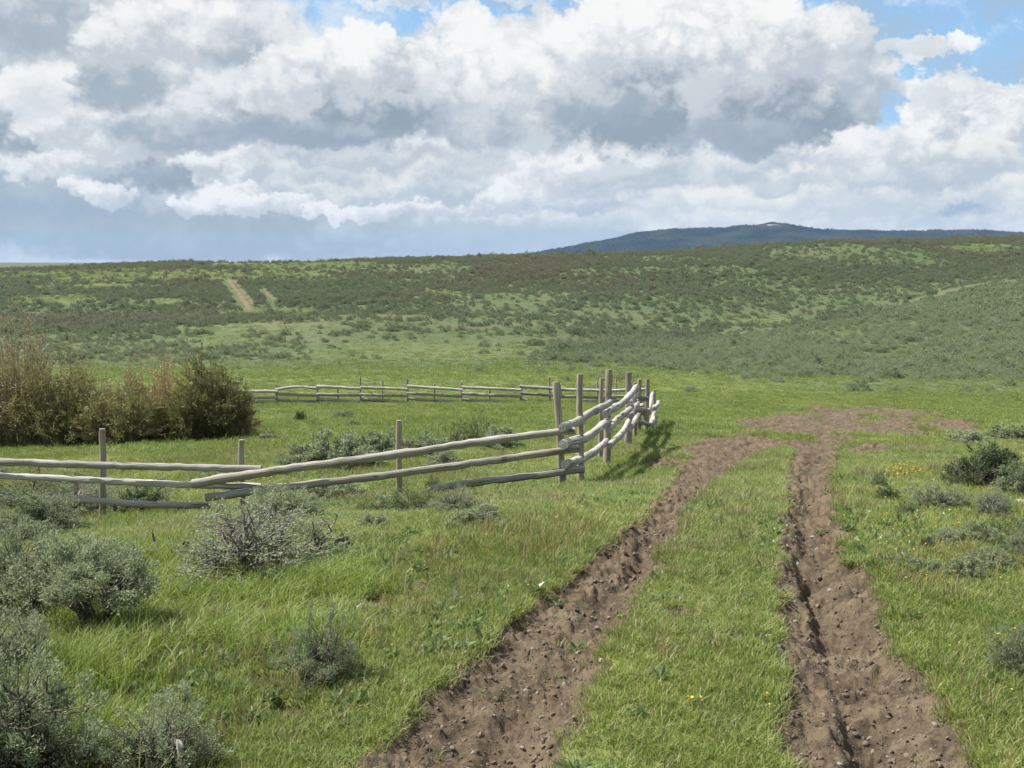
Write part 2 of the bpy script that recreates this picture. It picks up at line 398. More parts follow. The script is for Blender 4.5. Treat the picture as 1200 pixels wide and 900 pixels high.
def surface(x, y):
    """final ground height, soil mask 0..1, moist/dark soil mask"""
    x = np.asarray(x, float); y = np.asarray(y, float)
    z = ground_z(x, y)
    soil = np.zeros_like(z); dark = np.zeros_like(z)
    near = (y > 1.2) & (y < 75) & (np.abs(x) < y * 0.75 + 1)
    if not near.any(): return z, soil, dark
    xn, yn = x[near], y[near]
    px, py = project(xn, yn, ground_base(xn, yn))
    pyc = np.minimum(py, 1400)
    m = yn / F                                     # metres per pixel
    wob = fbm(xn * 1.6, yn * 1.6, 2, 21) * 0.06 + fbm(xn * 6, yn * 6, 4, 23, 0.7) * 0.13
    dz = np.zeros_like(xn); so = np.zeros_like(xn); dk = np.zeros_like(xn)
    fade = sstep(503, 532, py)
    rough = fbm(xn * 4.5, yn * 4.5, 6, 31, 0.62)
    clod = np.abs(fbm(xn * 14, yn * 14, 3, 37))
    for (L, Rr, wall, deep) in ((LL, LR, 0.47, 0.085), (RL, RR, 0.36, 0.20)):
        l = np.interp(pyc, RY, L); r = np.interp(pyc, RY, Rr); wd = np.maximum(r - l, 1)
        t = (px - l) / wd
        d = np.minimum(t, 1 - t) * wd * m + wob
        sm = sstep(-0.03, 0.05, d)
        wl = wall + 0.16 * fbm(yn * 0.9 + deep * 50, xn * 0.3, 4, 41)
        low = sstep(wl - 0.10, wl + 0.05, t + 0.16 * rough)     # past the inner wall
        low = low * np.clip(0.55 + 1.1 * fbm(yn * 1.1 + deep * 70, xn * 0.8, 3, 45), 0.28, 1.0); prof = 0.06 + low * (deep * (1 - sstep(wl, 1.0, t)))
        prof = prof * (0.75 + 0.5 * fbm(yn * 0.5, xn * 0 + deep * 9, 2, 43))
        lug = np.sin(2 * pi * (yn + 0.10 * np.abs(t - 0.66) * 3 + 0.05 * rough) / 0.15) * sstep(-0.1, 0.35, fbm(xn * 1.3, yn * 0.8, 3, 47)) * sstep(14, 8, yn) * sstep(0.35, 0.5, t) * sstep(0.98, 0.85, t)
        prof = prof + 0.012 * lug
        dep = sstep(0.0, 0.16, d) * prof * fade
        dz = np.minimum(dz, -dep)
        so = np.maximum(so, sm * sstep(511, 527, py))
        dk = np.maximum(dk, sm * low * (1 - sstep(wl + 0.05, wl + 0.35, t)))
    for (cx, cyy, rx, ry) in BARE:
        q = np.hypot((px - cx) / rx, (py - cyy) / ry)
        v = sstep(1.05, 0.75, q + 0.9 * (fbm(xn * 1.1, yn * 1.1, 4, 51)) * (0.5 if ry < 9 else 0.45))
        v = v * (sstep(-0.42, 0.02, fbm(xn * 0.9, yn * 0.55, 4, 57) + 0.20) if ry > 8.5 else 1.0); so = np.maximum(so, v); dz = np.minimum(dz, -0.03 * v)
    z[near] += dz + so * (0.062 * rough + 0.040 * clod) * np.clip(yn / 5, 0.7, 2.2) * sstep(75, 45, yn)
    # turf lip standing a little proud of the soil
    z[near] += 0.03 * (1 - so) * sstep(60, 20, yn)
    soil[near] = so; dark[near] = dk
    return z, soil, dark

# patches of fresh green on the slopes (photo px, for the ground tint and the shrub density)
GREEN = [(150, 323, 270, 10), (330, 310, 130, 6), (70, 350, 60, 7), (195, 353, 25, 4), (300, 385, 110, 8), (470, 412, 150, 14), (330, 366, 70, 6), (690, 287, 50, 4),
 (830, 285, 60, 4), (1150, 291, 70, 6), (900, 376, 60, 5), (960, 392, 80, 4), (250, 400, 60, 8), (130, 335, 60, 4), (1120, 430, 160, 5), (520, 344, 40, 4), (1080, 470, 160, 9)]
TAN = [(440, 371, 95, 3), (520, 368, 30, 3), (700, 398, 60, 5), (620, 380, 50, 4), (100, 372, 60, 3), (1130, 343, 45, 3), (350, 380, 60, 2), (60, 338, 70, 4), (560, 382, 60, 3)]
def slope_masks(x, y, z, widen=1.0):
    px, py = project(x, y, z)
    n = fbm(x * 0.05, y * 0.03, 4, 61)
    gr = np.zeros_like(x); tn = np.zeros_like(x); rd = np.zeros_like(x)
    for (cx, cyy, rx, ry) in GREEN:
        gr = np.maximum(gr, sstep(1.25, 0.5, np.hypot((px - cx) / rx, (py - cyy) / ry) + 0.45 * n))
    for (cx, cyy, rx, ry) in TAN:
        tn = np.maximum(tn, sstep(1.2, 0.5, np.hypot((px - cx) / rx, (py - cyy) / ry) + 0.5 * n))
    for (x0, y0, x1, y1, w) in ((268, 329, 281, 345, 2.3), (281, 345, 293, 363, 2.6), (275, 329, 288, 345, 1.2), (288, 343, 297, 357, 1.0), (308, 338, 322, 352, 2.0)):
        t = np.clip(((px - x0) * (x1 - x0) + (py - y0) * (y1 - y0)) / ((x1 - x0) ** 2 + (y1 - y0) ** 2), 0, 1)
        dd = np.hypot(px - x0 - t * (x1 - x0), py - y0 - t * (y1 - y0))
        rd = np.maximum(rd, sstep(w * 1.2 * widen, w * 0.5 * widen, dd + n) * (0.5 if x0 > 300 else 1.0))
    far = sstep(95, 130, y) * (y < 900) * (y > 50)
    return gr * far, tn * far, rd * far

# ------------------------------------------------------------------ mesh building
class MB:
    def __init__(self): self.v = []; self.q = []; self.t = []; self.n = 0; self.uv = []
    def add(self, v, quads=None, tris=None, uv=None):
        v = np.asarray(v, float).reshape(-1, 3)
        if quads is not None and len(quads): self.q.append(np.asarray(quads, np.int64) + self.n)
        if tris is not None and len(tris): self.t.append(np.asarray(tris, np.int64) + self.n)
        self.uv.append(np.zeros((len(v), 2)) if uv is None else uv)
        self.v.append(v); self.n += len(v)
    def tube(self, pts, rad, sides=6, cap=True, uvoff=0.0, lump=0.0, rng=None):
        pts = np.asarray(pts, float); n = len(pts)
        rad = np.broadcast_to(np.asarray(rad, float), (n,))
        tg = np.gradient(pts, axis=0); tg /= np.linalg.norm(tg, axis=1)[:, None] + 1e-9
        up = np.array([0.13, 0.21, 0.97]) if abs(tg[:, 2]).mean() < 0.85 else np.array([0.97, 0.21, 0.1])
        a = np.cross(tg, up); a /= np.linalg.norm(a, axis=1)[:, None] + 1e-9
        b = np.cross(a, tg)
        th = np.arange(sides) * 2 * pi / sides
        rr = rad[:, None] * np.ones((n, sides))
        if lump and rng is not None:
            rr = rr * (1 + lump * rng.normal(size=(n, sides)) + lump * rng.normal(size=(1, sides)))
        ring = pts[:, None, :] + rr[..., None] * (np.cos(th)[None, :, None] * a[:, None, :] + np.sin(th)[None, :, None] * b[:, None, :])
        ln = np.concatenate([[0], np.cumsum(np.linalg.norm(np.diff(pts, axis=0), axis=1))])
        uv = np.stack([np.broadcast_to(np.abs(np.arange(sides) - sides / 2)[None, :] / sides, (n, sides)) + uvoff, np.broadcast_to(ln[:, None], (n, sides)) + uvoff * 7], -1).reshape(-1, 2)
        i = np.arange(n - 1)[:, None] * sides; k = np.arange(sides)[None, :]; k2 = (k + 1) % sides
        quads = np.stack([i + k, i + k2, i + sides + k2, i + sides + k], -1).reshape(-1, 4)
        v = ring.reshape(-1, 3); tris = []
        if cap:
            # sawn ends with an edge of their own
            m0 = len(v); cu = np.stack([np.cos(th), np.sin(th)], 1) * 0.03 + uvoff
            v = np.vstack([v, ring[0], ring[-1], pts[0] - tg[0] * rad[0] * 0.08, pts[-1] + tg[-1] * rad[-1] * 0.08]); uv = np.vstack([uv, cu, cu + .3, [[uvoff, 0]], [[uvoff + .3, 0]]])
            c0 = m0 + 2 * sides; c1 = c0 + 1
            for kk in range(sides):
                tris.append((c0, m0 + (kk + 1) % sides, m0 + kk)); tris.append((c1, m0 + sides + kk, m0 + sides + (kk + 1) % sides))
        self.add(v, quads, tris, uv)
    def leaves(self, pos, dirn, ln, wd, rng, bend=0.0):
        """diamond leaves: one quad each"""
        pos = np.asarray(pos, float); n = len(pos)
        d = dirn / (np.linalg.norm(dirn, axis=1)[:, None] + 1e-9)
        rv = rng.normal(size=(n, 3)); sd = np.cross(d, rv); sd /= np.linalg.norm(sd, axis=1)[:, None] + 1e-9
        nn = np.cross(sd, d)
        ln = np.broadcast_to(np.asarray(ln, float), (n,))[:, None]; wd = np.broadcast_to(np.asarray(wd, float), (n,))[:, None]
        mid = pos + d * ln * 0.55 + nn * ln * bend
        v = np.stack([pos, mid - sd * wd * 0.5, pos + d * ln, mid + sd * wd * 0.5], 1).reshape(-1, 3)
        self.add(v, np.arange(n * 4).reshape(n, 4))
    def mesh(self, name, smooth=False, uv=False):
        me = bpy.data.meshes.new(name)
        v = np.concatenate(self.v); me.vertices.add(len(v)); me.vertices.foreach_set('co', v.astype(np.float32).ravel())
        q = np.concatenate(self.q) if self.q else np.zeros((0, 4), int)
        t = np.concatenate(self.t) if self.t else np.zeros((0, 3), int)
        loops = np.concatenate([q.ravel(), t.ravel()]).astype(np.int32)
        me.loops.add(len(loops)); me.loops.foreach_set('vertex_index', loops)
        st = np.concatenate([np.arange(len(q)) * 4, len(q) * 4 + np.arange(len(t)) * 3]).astype(np.int32)
        me.polygons.add(len(st)); me.polygons.foreach_set('loop_start', st)
        if smooth: me.polygons.foreach_set('use_smooth', np.ones(len(st), bool))
        me.update(calc_edges=True); me.validate()
        if uv and len(me.loops) == len(loops):
            L = me.uv_layers.new(name='UVMap'); U = np.concatenate(self.uv)[loops]
            L.data.foreach_set('uv', U.astype(np.float32).ravel())
        return me

def link(name, me, mat=None, parent=None):
    o = bpy.data.objects.new(name, me)
    if mat is not None and me is not None and not me.materials: me.materials.append(mat)
    scene.collection.objects.link(o)
    if parent is not None: o.parent = parent
    return o
def tag(o, label=None, cat=None, group=None, kind=None):
    if label: o['label'] = label
    if cat: o['category'] = cat
    if group: o['group'] = group
    if kind: o['kind'] = kind
    return o
def empty(name, loc, rz=0.0):
    o = bpy.data.objects.new(name, None); scene.collection.objects.link(o)
    o.empty_display_size = 0.2; o.location = loc; o.rotation_euler = (0, 0, rz); return o

# ------------------------------------------------------------------ materials
def meadow_tint(g, pos):
    """shared fresh-green colour field for turf and the ground beneath it"""
    a = g.noise(pos, 0.28, 3, 0.6).outputs[0]; b = g.noise(pos, 1.7, 3, 0.6).outputs[0]; c = g.noise(pos, 0.045, 2, 0.5).outputs[0]; dd = g.noise(pos, 0.8, 4, 0.65).outputs[0]
    col = g.mix(g.mapr(a, 0.35, 0.68), (0.145, 0.215, 0.040), (0.225, 0.275, 0.058))
    col = g.mix(g.math('MULTIPLY', g.mapr(b, 0.48, 0.72), 0.55), col, (0.235, 0.235, 0.085))
    col = g.mix(g.math('MULTIPLY', g.mapr(c, 0.40, 0.62), 0.5), col, (0.115, 0.195, 0.048))
    col = g.mix(g.math('MULTIPLY', g.mapr(dd, 0.54, 0.70), 0.6), col, (0.250, 0.260, 0.050))
    col = g.mix(g.math('MULTIPLY', g.mapr(dd, 0.44, 0.30), 0.6), col, (0.115, 0.170, 0.072))
    return col
def leafy(g, out, col, trans=0.35, rough=0.6, spec=0.25):
    p = g.new('ShaderNodeBsdfPrincipled'); g.set(p.inputs['Base Color'], col)
    p.inputs['Roughness'].default_value = rough; p.inputs['Specular IOR Level'].default_value = spec
    t = g.new('ShaderNodeBsdfTranslucent'); g.set(t.inputs['Color'], g.mix(0.5, col, (0.23, 0.32, 0.06), 'MIX') if trans > 0.37 else col)
    m = g.new('ShaderNodeMixShader'); m.inputs[0].default_value = trans
    g.l.new(p.outputs[0], m.inputs[1]); g.l.new(t.outputs[0], m.inputs[2]); g.l.new(m.outputs[0], out.inputs[0])

def mat_grass(name, kind):
    m, g, out = material(name)
    pos = g.new('ShaderNodeNewGeometry')
    col = meadow_tint(g, pos.outputs['Position'])
    ti = g.attr('tint', 'INSTANCER').outputs['Fac']
    rnd = pos.outputs['Random Per Island']
    sl = g.mapr(g.sep(pos.outputs['Position'])[1], 92.0, 135.0)
    col = g.mix(g.math('MULTIPLY', sl, 0.75), col, (0.100, 0.125, 0.056))      # drier hill grass beyond the meadow
    if kind == 'turf':
        col = g.mix(g.mapr(ti, 0.0, 1.0, 0.0, 0.55, False), col, (0.235, 0.265, 0.085))
        col = g.mix(g.mapr(rnd, 0.86, 0.90), col, (0.30, 0.26, 0.13))
        col = g.mix(g.mapr(rnd, 0.0, 0.5, 0.35, 0.0, False), col, (0.085, 0.155, 0.032))
    elif kind == 'long':
        col = g.mix(0.5, col, (0.150, 0.235, 0.020))
        col = g.mix(g.mapr(rnd, 0.90, 0.94), col, (0.25, 0.22, 0.10))
        col = g.mix(g.mapr(ti, 0.0, 1.0, 0.0, 0.5, False), col, (0.205, 0.24, 0.04))
    elif kind == 'forb':
        col = g.mix(g.mapr(ti, 0.0, 1.0, 0.0, 1.0, False), (0.12, 0.175, 0.065), (0.19, 0.23, 0.13))
    elif kind == 'dry':
        col = g.mix(ti, (0.25, 0.21, 0.10), (0.17, 0.155, 0.06))
    leafy(g, out, col, 0.38 if kind != 'dry' else 0.2, 0.5 if kind != 'forb' else 0.38, 0.3)
    return m

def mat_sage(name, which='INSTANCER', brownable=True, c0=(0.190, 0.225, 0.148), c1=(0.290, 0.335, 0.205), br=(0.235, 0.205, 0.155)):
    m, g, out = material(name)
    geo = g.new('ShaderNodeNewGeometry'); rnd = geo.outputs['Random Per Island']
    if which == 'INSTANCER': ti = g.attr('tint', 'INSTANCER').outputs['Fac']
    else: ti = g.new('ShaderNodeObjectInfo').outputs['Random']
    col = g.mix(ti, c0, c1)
    if brownable:
        bn = g.attr('brown', 'INSTANCER').outputs['Fac']
        col = g.mix(bn, col, br)
    col = g.mix(g.mapr(rnd, 0.0, 1.0, 0.0, 0.5, False), col, (0.140, 0.180, 0.095))
    col = g.mix(g.mapr(rnd, 0.8, 1.0, 0.0, 0.5, False), col, (0.29, 0.31, 0.20))
    leafy(g, out, col, 0.36, 0.65, 0.2)
    return m

def mat_bark(name, a, b, sc=30.0):
    m, g, out = material(name)
    pos = g.new('ShaderNodeNewGeometry').outputs['Position']
    n = g.noise(g.vec('MULTIPLY', pos, (1, 1, 0.35)), sc, 4, 0.6).outputs[0]
    p = g.new('ShaderNodeBsdfPrincipled'); g.set(p.inputs['Base Color'], g.mix(g.mapr(n, 0.35, 0.65), a, b))
    p.inputs['Roughness'].default_value = 0.85; p.inputs['Specular IOR Level'].default_value = 0.2
    g.l.new(p.outputs[0], out.inputs[0]); return m

def mat_log(name, a, b, warm, warmf):
    """weathered rail wood: grain along the length, checks, lichen"""
    m, g, out = material(name)
    uv = g.new('ShaderNodeUVMap').outputs[0]
    oi = g.new('ShaderNodeObjectInfo').outputs['Random']
    u, v, _ = g.sep(uv)
    cc = g.comb(g.math('MULTIPLY', u, 34.0), g.math('MULTIPLY', v, 1.6), g.math('MULTIPLY', oi, 50.0))
    grain = g.noise(cc, 1.0, 5, 0.65).outputs[0]
    blot = g.noise(g.comb(g.math('MULTIPLY', u, 4.0), g.math('MULTIPLY', v, 1.3), g.math('MULTIPLY', oi, 90.0)), 1.0, 4, 0.6).outputs[0]
    chk = g.noise(g.comb(g.math('MULTIPLY', u, 16.0), g.math('MULTIPLY', v, 0.7), g.math('MULTIPLY', oi, 30.0)), 1.0, 3, 0.6).outputs[0]
    col = g.mix(g.mapr(grain, 0.3, 0.7), a, b)
    col = g.mix(g.math('MULTIPLY', g.mapr(blot, 0.45, 0.68), warmf), col, warm)
    col = g.mix(g.mapr(oi, 0.0, 1.0, 0.0, 0.35, False), col, (0.17, 0.16, 0.14))
    crack = g.mapr(chk, 0.60, 0.64)
    col = g.mix(g.math('MULTIPLY', crack, 0.7), col, (0.05, 0.045, 0.04))
    knot = g.new('ShaderNodeTexVoronoi'); g.set(knot.inputs['Vector'], g.comb(g.math('MULTIPLY', u, 3.0), g.math('MULTIPLY', v, 2.2), g.math('MULTIPLY', oi, 20.0))); knot.inputs['Scale'].default_value = 1.0
    col = g.mix(g.mapr(knot.outputs['Distance'], 0.10, 0.16, 0.75, 0.0), col, (0.07, 0.055, 0.045))
    p = g.new('ShaderNodeBsdfPrincipled'); g.set(p.inputs['Base Color'], col); p.inputs['Roughness'].default_value = 0.8; p.inputs['Specular IOR Level'].default_value = 0.25
    bp = g.new('ShaderNodeBump'); bp.inputs['Strength'].default_value = 0.6; bp.inputs['Distance'].default_value = 0.012
    g.set(bp.inputs['Height'], g.math('SUBTRACT', grain, g.math('MULTIPLY', crack, 0.8))); g.l.new(bp.outputs[0], p.inputs['Normal'])
    g.l.new(p.outputs[0], out.inputs[0]); return m

def mat_ground():
    m, g, out = material('turf_and_soil')
    pos = g.new('ShaderNodeNewGeometry').outputs['Position']
    soil = g.attr('soil').outputs['Fac']; dark = g.attr('dark').outputs['Fac']; hill = g.attr('hill').outputs['Fac']
    gr = g.attr('green').outputs['Fac']; tn = g.attr('tan').outputs['Fac']; rd = g.attr('red').outputs['Fac']; far = g.attr('plain').outputs['Fac']
    turf = meadow_tint(g, pos)
    turf = g.mix(0.6, turf, (0.078, 0.076, 0.036))            # thatch showing between the blades
    th = g.noise(pos, 9.0, 5, 0.65).outputs[0]
    turf = g.mix(g.math('MULTIPLY', g.mapr(th, 0.5, 0.72), 0.5), turf, (0.10, 0.082, 0.045))
    # slope: sage litter and thin grass
    h1 = g.noise(pos, 0.05, 5, 0.6).outputs[0]; h2 = g.noise(pos, 0.6, 4, 0.7).outputs[0]
    hc = g.mix(g.mapr(h1, 0.38, 0.64), (0.062, 0.090, 0.045), (0.086, 0.096, 0.054))
    hc = g.mix(g.math('MULTIPLY', g.mapr(h2, 0.42, 0.65), 0.7), hc, (0.078, 0.102, 0.036))
    hc = g.mix(g.math('MULTIPLY', gr, 0.75), hc, g.mix(g.mapr(h1, 0.35, 0.65), (0.084, 0.108, 0.042), (0.108, 0.126, 0.050)))
    hc = g.mix(g.math('MULTIPLY', tn, 0.6), hc, (0.120, 0.098, 0.062))
    hc = g.mix(g.math('MULTIPLY', rd, 0.9), hc, (0.165, 0.105, 0.078))
    hc = g.mix(far, hc, (0.075, 0.090, 0.055))
    col = g.mix(hill, turf, hc)
    # soil
    s1 = g.noise(pos, 2.2, 5, 0.6).outputs[0]; s2 = g.noise(pos, 22.0, 5, 0.7).outputs[0]; s3 = g.noise(pos, 70.0, 4, 0.7).outputs[0]
    sc = g.mix(g.mapr(s1, 0.35, 0.66), (0.083, 0.061, 0.040), (0.134, 0.101, 0.066))
    sc = g.mix(g.math('MULTIPLY', g.mapr(s2, 0.52, 0.68), 0.6), sc, (0.170, 0.131, 0.088))
    sc = g.mix(g.math('MULTIPLY', g.mapr(s2, 0.48, 0.34), 0.65), sc, (0.036, 0.028, 0.021))
    s4 = g.noise(g.vec('ADD', pos, g.vec('SCALE', g.noise(pos, 3.0, 3, 0.5).outputs['Color'], scale=0.4)), 5.5, 6, 0.68).outputs[0]
    sc = g.mix(g.math('MULTIPLY', g.mapr(s4, 0.50, 0.36), 0.65), sc, (0.042, 0.033, 0.025))
    sc = g.mix(g.math('MULTIPLY', g.mapr(s4, 0.52, 0.66), 0.45), sc, (0.190, 0.150, 0.108))
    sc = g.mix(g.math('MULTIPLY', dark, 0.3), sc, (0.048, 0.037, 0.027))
    edge = g.mapr(g.math('ADD', soil, g.math('MULTIPLY', g.math('SUBTRACT', s2, 0.5), 0.7)), 0.16, 0.46)
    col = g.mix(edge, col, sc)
    p = g.new('ShaderNodeBsdfPrincipled'); g.set(p.inputs['Base Color'], col); p.inputs['Roughness'].default_value = 0.92; p.inputs['Specular IOR Level'].default_value = 0.15
    bp = g.new('ShaderNodeBump'); bp.inputs['Strength'].default_value = 0.9; bp.inputs['Distance'].default_value = 0.02
    hgt = g.math('MULTIPLY', g.math('ADD', g.math('MULTIPLY', s2, 1.2), g.math('MULTIPLY', s3, 0.5)), edge)
    g.set(bp.inputs['Height'], hgt); g.l.new(bp.outputs[0], p.inputs['Normal'])
    g.l.new(p.outputs[0], out.inputs[0]); return m

# ------------------------------------------------------------------ ground sheet
def build_ground():
    fr = np.linspace(-R(37), R(37), 830)
    side = np.linspace(R(37), 2 * pi - R(37), 70)[1:-1]
    az = np.concatenate([fr, side])
    rr = [0.9]
    while rr[-1] < 16000:
        r = rr[-1]; rr.append(r * (1.0055 if r < 45 else 1.008 if r < 600 else 1.04))
    rr = np.array(rr); na, nr = len(az), len(rr)
    X = rr[:, None] * np.sin(az)[None]; Y = rr[:, None] * np.cos(az)[None]
    z, soil, dark = surface(X.ravel(), Y.ravel())
    x, y = X.ravel(), Y.ravel()
    gr, tn, rd = slope_masks(x, y, z)
    r = np.hypot(x, y)
    nz = fbm(x * 0.02, y * 0.02, 3, 71)
    hill = sstep(86, 114, r + 26 * nz + 30 * sstep(0.02, 0.4, np.arctan2(x, y)) + 0)
    plain = sstep(560, 900, r)
    v = np.vstack([np.stack([x, y, z], 1), [[0, 0, ground_z(np.array([0.]), np.array([0.3]))[0]]]])
    i = np.arange(nr - 1)[:, None] * na; k = np.arange(na)[None]; k2 = (k + 1) % na
    quads = np.stack([i + k, i + k2, i + na + k2, i + na + k], -1).reshape(-1, 4)[:, ::-1]
    c = len(v) - 1
    tris = np.stack([np.full(na, c), (np.arange(na) + 1) % na, np.arange(na)], 1)
    b = MB(); b.add(v, quads, tris); me = b.mesh('ground', smooth=True)
    for nm, a in (('soil', soil), ('dark', dark), ('hill', hill), ('green', gr), ('tan', tn), ('red', rd), ('plain', plain)):
        at = me.attributes.new(nm, 'FLOAT', 'POINT'); at.data.foreach_set('value', np.append(a, a[0]).astype(np.float32))
    tag(link('ground', me, mat_ground()), kind='structure')

# ------------------------------------------------------------------ distant mountain
def build_mountain():
    xs = np.linspace(-200, 7200, 420); ys = np.linspace(6200, 9800, 90)
    ridge = np.array([(560, 312), (630, 296), (680, 287), (740, 274), (790, 268), (850, 267), (872, 264), (905, 261), (930, 265), (960, 270), (1060, 270.5), (1140, 269.5), (1165, 272), (1300, 277), (1500, 290)])
    rp = np.array([P(a, b, 8000.0) for a, b in ridge])
    X, Y = np.meshgrid(xs, ys)
    top = np.interp(X, rp[:, 0], rp[:, 2])
    prof = np.exp(-((Y - 8000) / 1100.0) ** 2)
    n = fbm(X * 0.0016, Y * 0.0016, 5, 81)
    base = 12.0
    Z = base - 30 + (top - base + 30) * prof * (1 + 0.25 * n * (1 - prof)) + 13 * fbm(X * 0.007, Y * 0.007, 4, 83) * prof
    na = len(xs); nr = len(ys)
    i = np.arange(nr - 1)[:, None] * na; k = np.arange(na - 1)[None]
    quads = np.stack([i + k, i + k + 1, i + na + k + 1, i + na + k], -1).reshape(-1, 4)
    b = MB(); b.add(np.stack([X, Y, Z], -1).reshape(-1, 3), quads)
    # conifers along the ridges, a part of the far wooded mountain's mass
    rng = np.random.default_rng(5)
    tx = rng.uniform(0, 6600, 9000); ty = rng.uniform(6900, 8150, 9000)
    tt = np.interp(tx, rp[:, 0], rp[:, 2]); pr = np.exp(-((ty - 8000) / 1100.0) ** 2)
    tz = base - 30 + (tt - base + 30) * pr * (1 + 0.25 * fbm(tx * 0.0016, ty * 0.0016, 5, 81) * (1 - pr)) + 13 * fbm(tx * 0.007, ty * 0.007, 4, 83) * pr
    keep = (tz > 40) & (fbm(tx * 0.004, ty * 0.004, 3, 85) > -0.25) & ~((np.abs(tx - P(893, 264, 8000)[0]) < 110) & (tz > 250))
    tx, ty, tz = tx[keep], ty[keep], tz[keep]; h = rng.uniform(4, 13, len(tx)); w = h * 0.5
    th = np.arange(5) * 2 * pi / 5
    ring = np.stack([tx[:, None] + w[:, None] * np.cos(th), ty[:, None] + w[:, None] * np.sin(th), np.repeat((tz - 2)[:, None], 5, 1)], -1)
    vv = np.concatenate([ring, np.stack([tx, ty, tz + h], -1)[:, None]], 1)
    o6 = np.arange(len(tx))[:, None, None] * 6
    kk = np.arange(5); tr = np.stack([kk, (kk + 1) % 5, np.full(5, 5)], -1)[None] + o6
    b.add(vv.reshape(-1, 3), None, tr.reshape(-1, 3))
    me = b.mesh('mountain', smooth=False)
    m, g, out = material('wooded_mountain')
    pos = g.new('ShaderNodeNewGeometry').outputs['Position']
    n1 = g.noise(pos, 0.004, 5, 0.6).outputs[0]
    col = g.mix(g.mapr(n1, 0.4, 0.62), (0.010, 0.017, 0.015), (0.026, 0.034, 0.024))
    sx = P(893, 264, 8000)
    q = g.vec('LENGTH', g.vec('MULTIPLY', g.vec('SUBTRACT', pos, (sx[0], 7800, 290)), (1 / 110., 1 / 500., 1 / 34.)))
    sn = g.noise(pos, 0.035, 5, 0.75).outputs[0]
    snow = g.mapr(g.math('ADD', q, g.math('MULTIPLY', sn, 2.6)), 1.42, 1.62, 1.0, 0.0)
    col = g.mix(snow, col, (0.42, 0.44, 0.47))
    p = g.new('ShaderNodeBsdfPrincipled'); g.set(p.inputs['Base Color'], col); p.inputs['Roughness'].default_value = 0.95; p.inputs['Specular IOR Level'].default_value = 0.05
    g.l.new(p.outputs[0], out.inputs[0])
    tag(link('mountain', me, m), kind='structure')

# ------------------------------------------------------------------ haze
def build_haze():
    b = MB()
    x0, x1, y0, y1, z0, z1 = -18000, 18000, -18000, 18000, -80, 460
    v = [(x0, y0, z0), (x1, y0, z0), (x1, y1, z0), (x0, y1, z0), (x0, y0, z1), (x1, y0, z1), (x1, y1, z1), (x0, y1, z1)]
    b.add(v, [(0, 3, 2, 1), (4, 5, 6, 7), (0, 1, 5, 4), (1, 2, 6, 5), (2, 3, 7, 6), (3, 0, 4, 7)])
    m, g, out = material('haze_air')
    vol = g.new('ShaderNodeVolumePrincipled')
    vol.inputs['Color'].default_value = (0.33, 0.54, 0.93, 1); vol.inputs['Density'].default_value = 2.6e-5; vol.inputs['Anisotropy'].default_value = 0.0
    g.l.new(vol.outputs[0], out.inputs['Volume'])
    m.cycles.volume_sampling = 'DISTANCE'; m.cycles.homogeneous_volume = True
    tag(link('haze', b.mesh('haze'), m), kind='stuff')

# ------------------------------------------------------------------ geometry-node scatter (for what nobody could count)
def scatter(name, pts, rot, scl, attrs, protos, seed=0):
    me = bpy.data.meshes.new(name); n = len(pts)
    me.vertices.add(n); me.vertices.foreach_set('co', np.asarray(pts, np.float32).ravel())
    a = me.attributes.new('rot', 'FLOAT_VECTOR', 'POINT'); a.data.foreach_set('vector', np.asarray(rot, np.float32).ravel())
    a = me.attributes.new('scl', 'FLOAT_VECTOR', 'POINT'); a.data.foreach_set('vector', np.asarray(scl, np.float32).ravel())
    for k, v in attrs.items():
        a = me.attributes.new(k, 'FLOAT', 'POINT'); a.data.foreach_set('value', np.asarray(v, np.float32))
    rng = np.random.default_rng(seed)
    a = me.attributes.new('pickidx', 'INT', 'POINT'); a.data.foreach_set('value', rng.integers(0, len(protos), n).astype(np.int32))
    o = link(name, me)
    ng = bpy.data.node_groups.new(name + '_scatter', 'GeometryNodeTree')
    ng.interface.new_socket('Geometry', in_out='INPUT', socket_type='NodeSocketGeometry')
    ng.interface.new_socket('Geometry', in_out='OUTPUT', socket_type='NodeSocketGeometry')
    N, L = ng.nodes, ng.links
    gi = N.new('NodeGroupInput'); go = N.new('NodeGroupOutput')
    iop = N.new('GeometryNodeInstanceOnPoints'); iop.inputs['Pick Instance'].default_value = True
    g2 = N.new('GeometryNodeGeometryToInstance')
    for pmesh in protos:
        po = bpy.data.objects.new(name + '_source', pmesh)
        oi = N.new('GeometryNodeObjectInfo'); oi.inputs['Object'].default_value = po
        L.new(oi.outputs['Geometry'], g2.inputs[0])
    def na(nm, dt):
        x = N.new('GeometryNodeInputNamedAttribute'); x.data_type = dt; x.inputs[0].default_value = nm
        return [s for s in x.outputs if s.enabled and s.name == 'Attribute'][0]
    L.new(gi.outputs[0], iop.inputs['Points']); L.new(g2.outputs[0], iop.inputs['Instance'])
    L.new(na('pickidx', 'INT'), iop.inputs['Instance Index'])
    e2r = N.new('FunctionNodeEulerToRotation'); L.new(na('rot', 'FLOAT_VECTOR'), e2r.inputs[0])
    L.new(e2r.outputs[0], iop.inputs['Rotation']); L.new(na('scl', 'FLOAT_VECTOR'), iop.inputs['Scale'])
    L.new(iop.outputs[0], go.inputs[0])
    md = o.modifiers.new('scatter', 'NODES'); md.node_group = ng
    return o

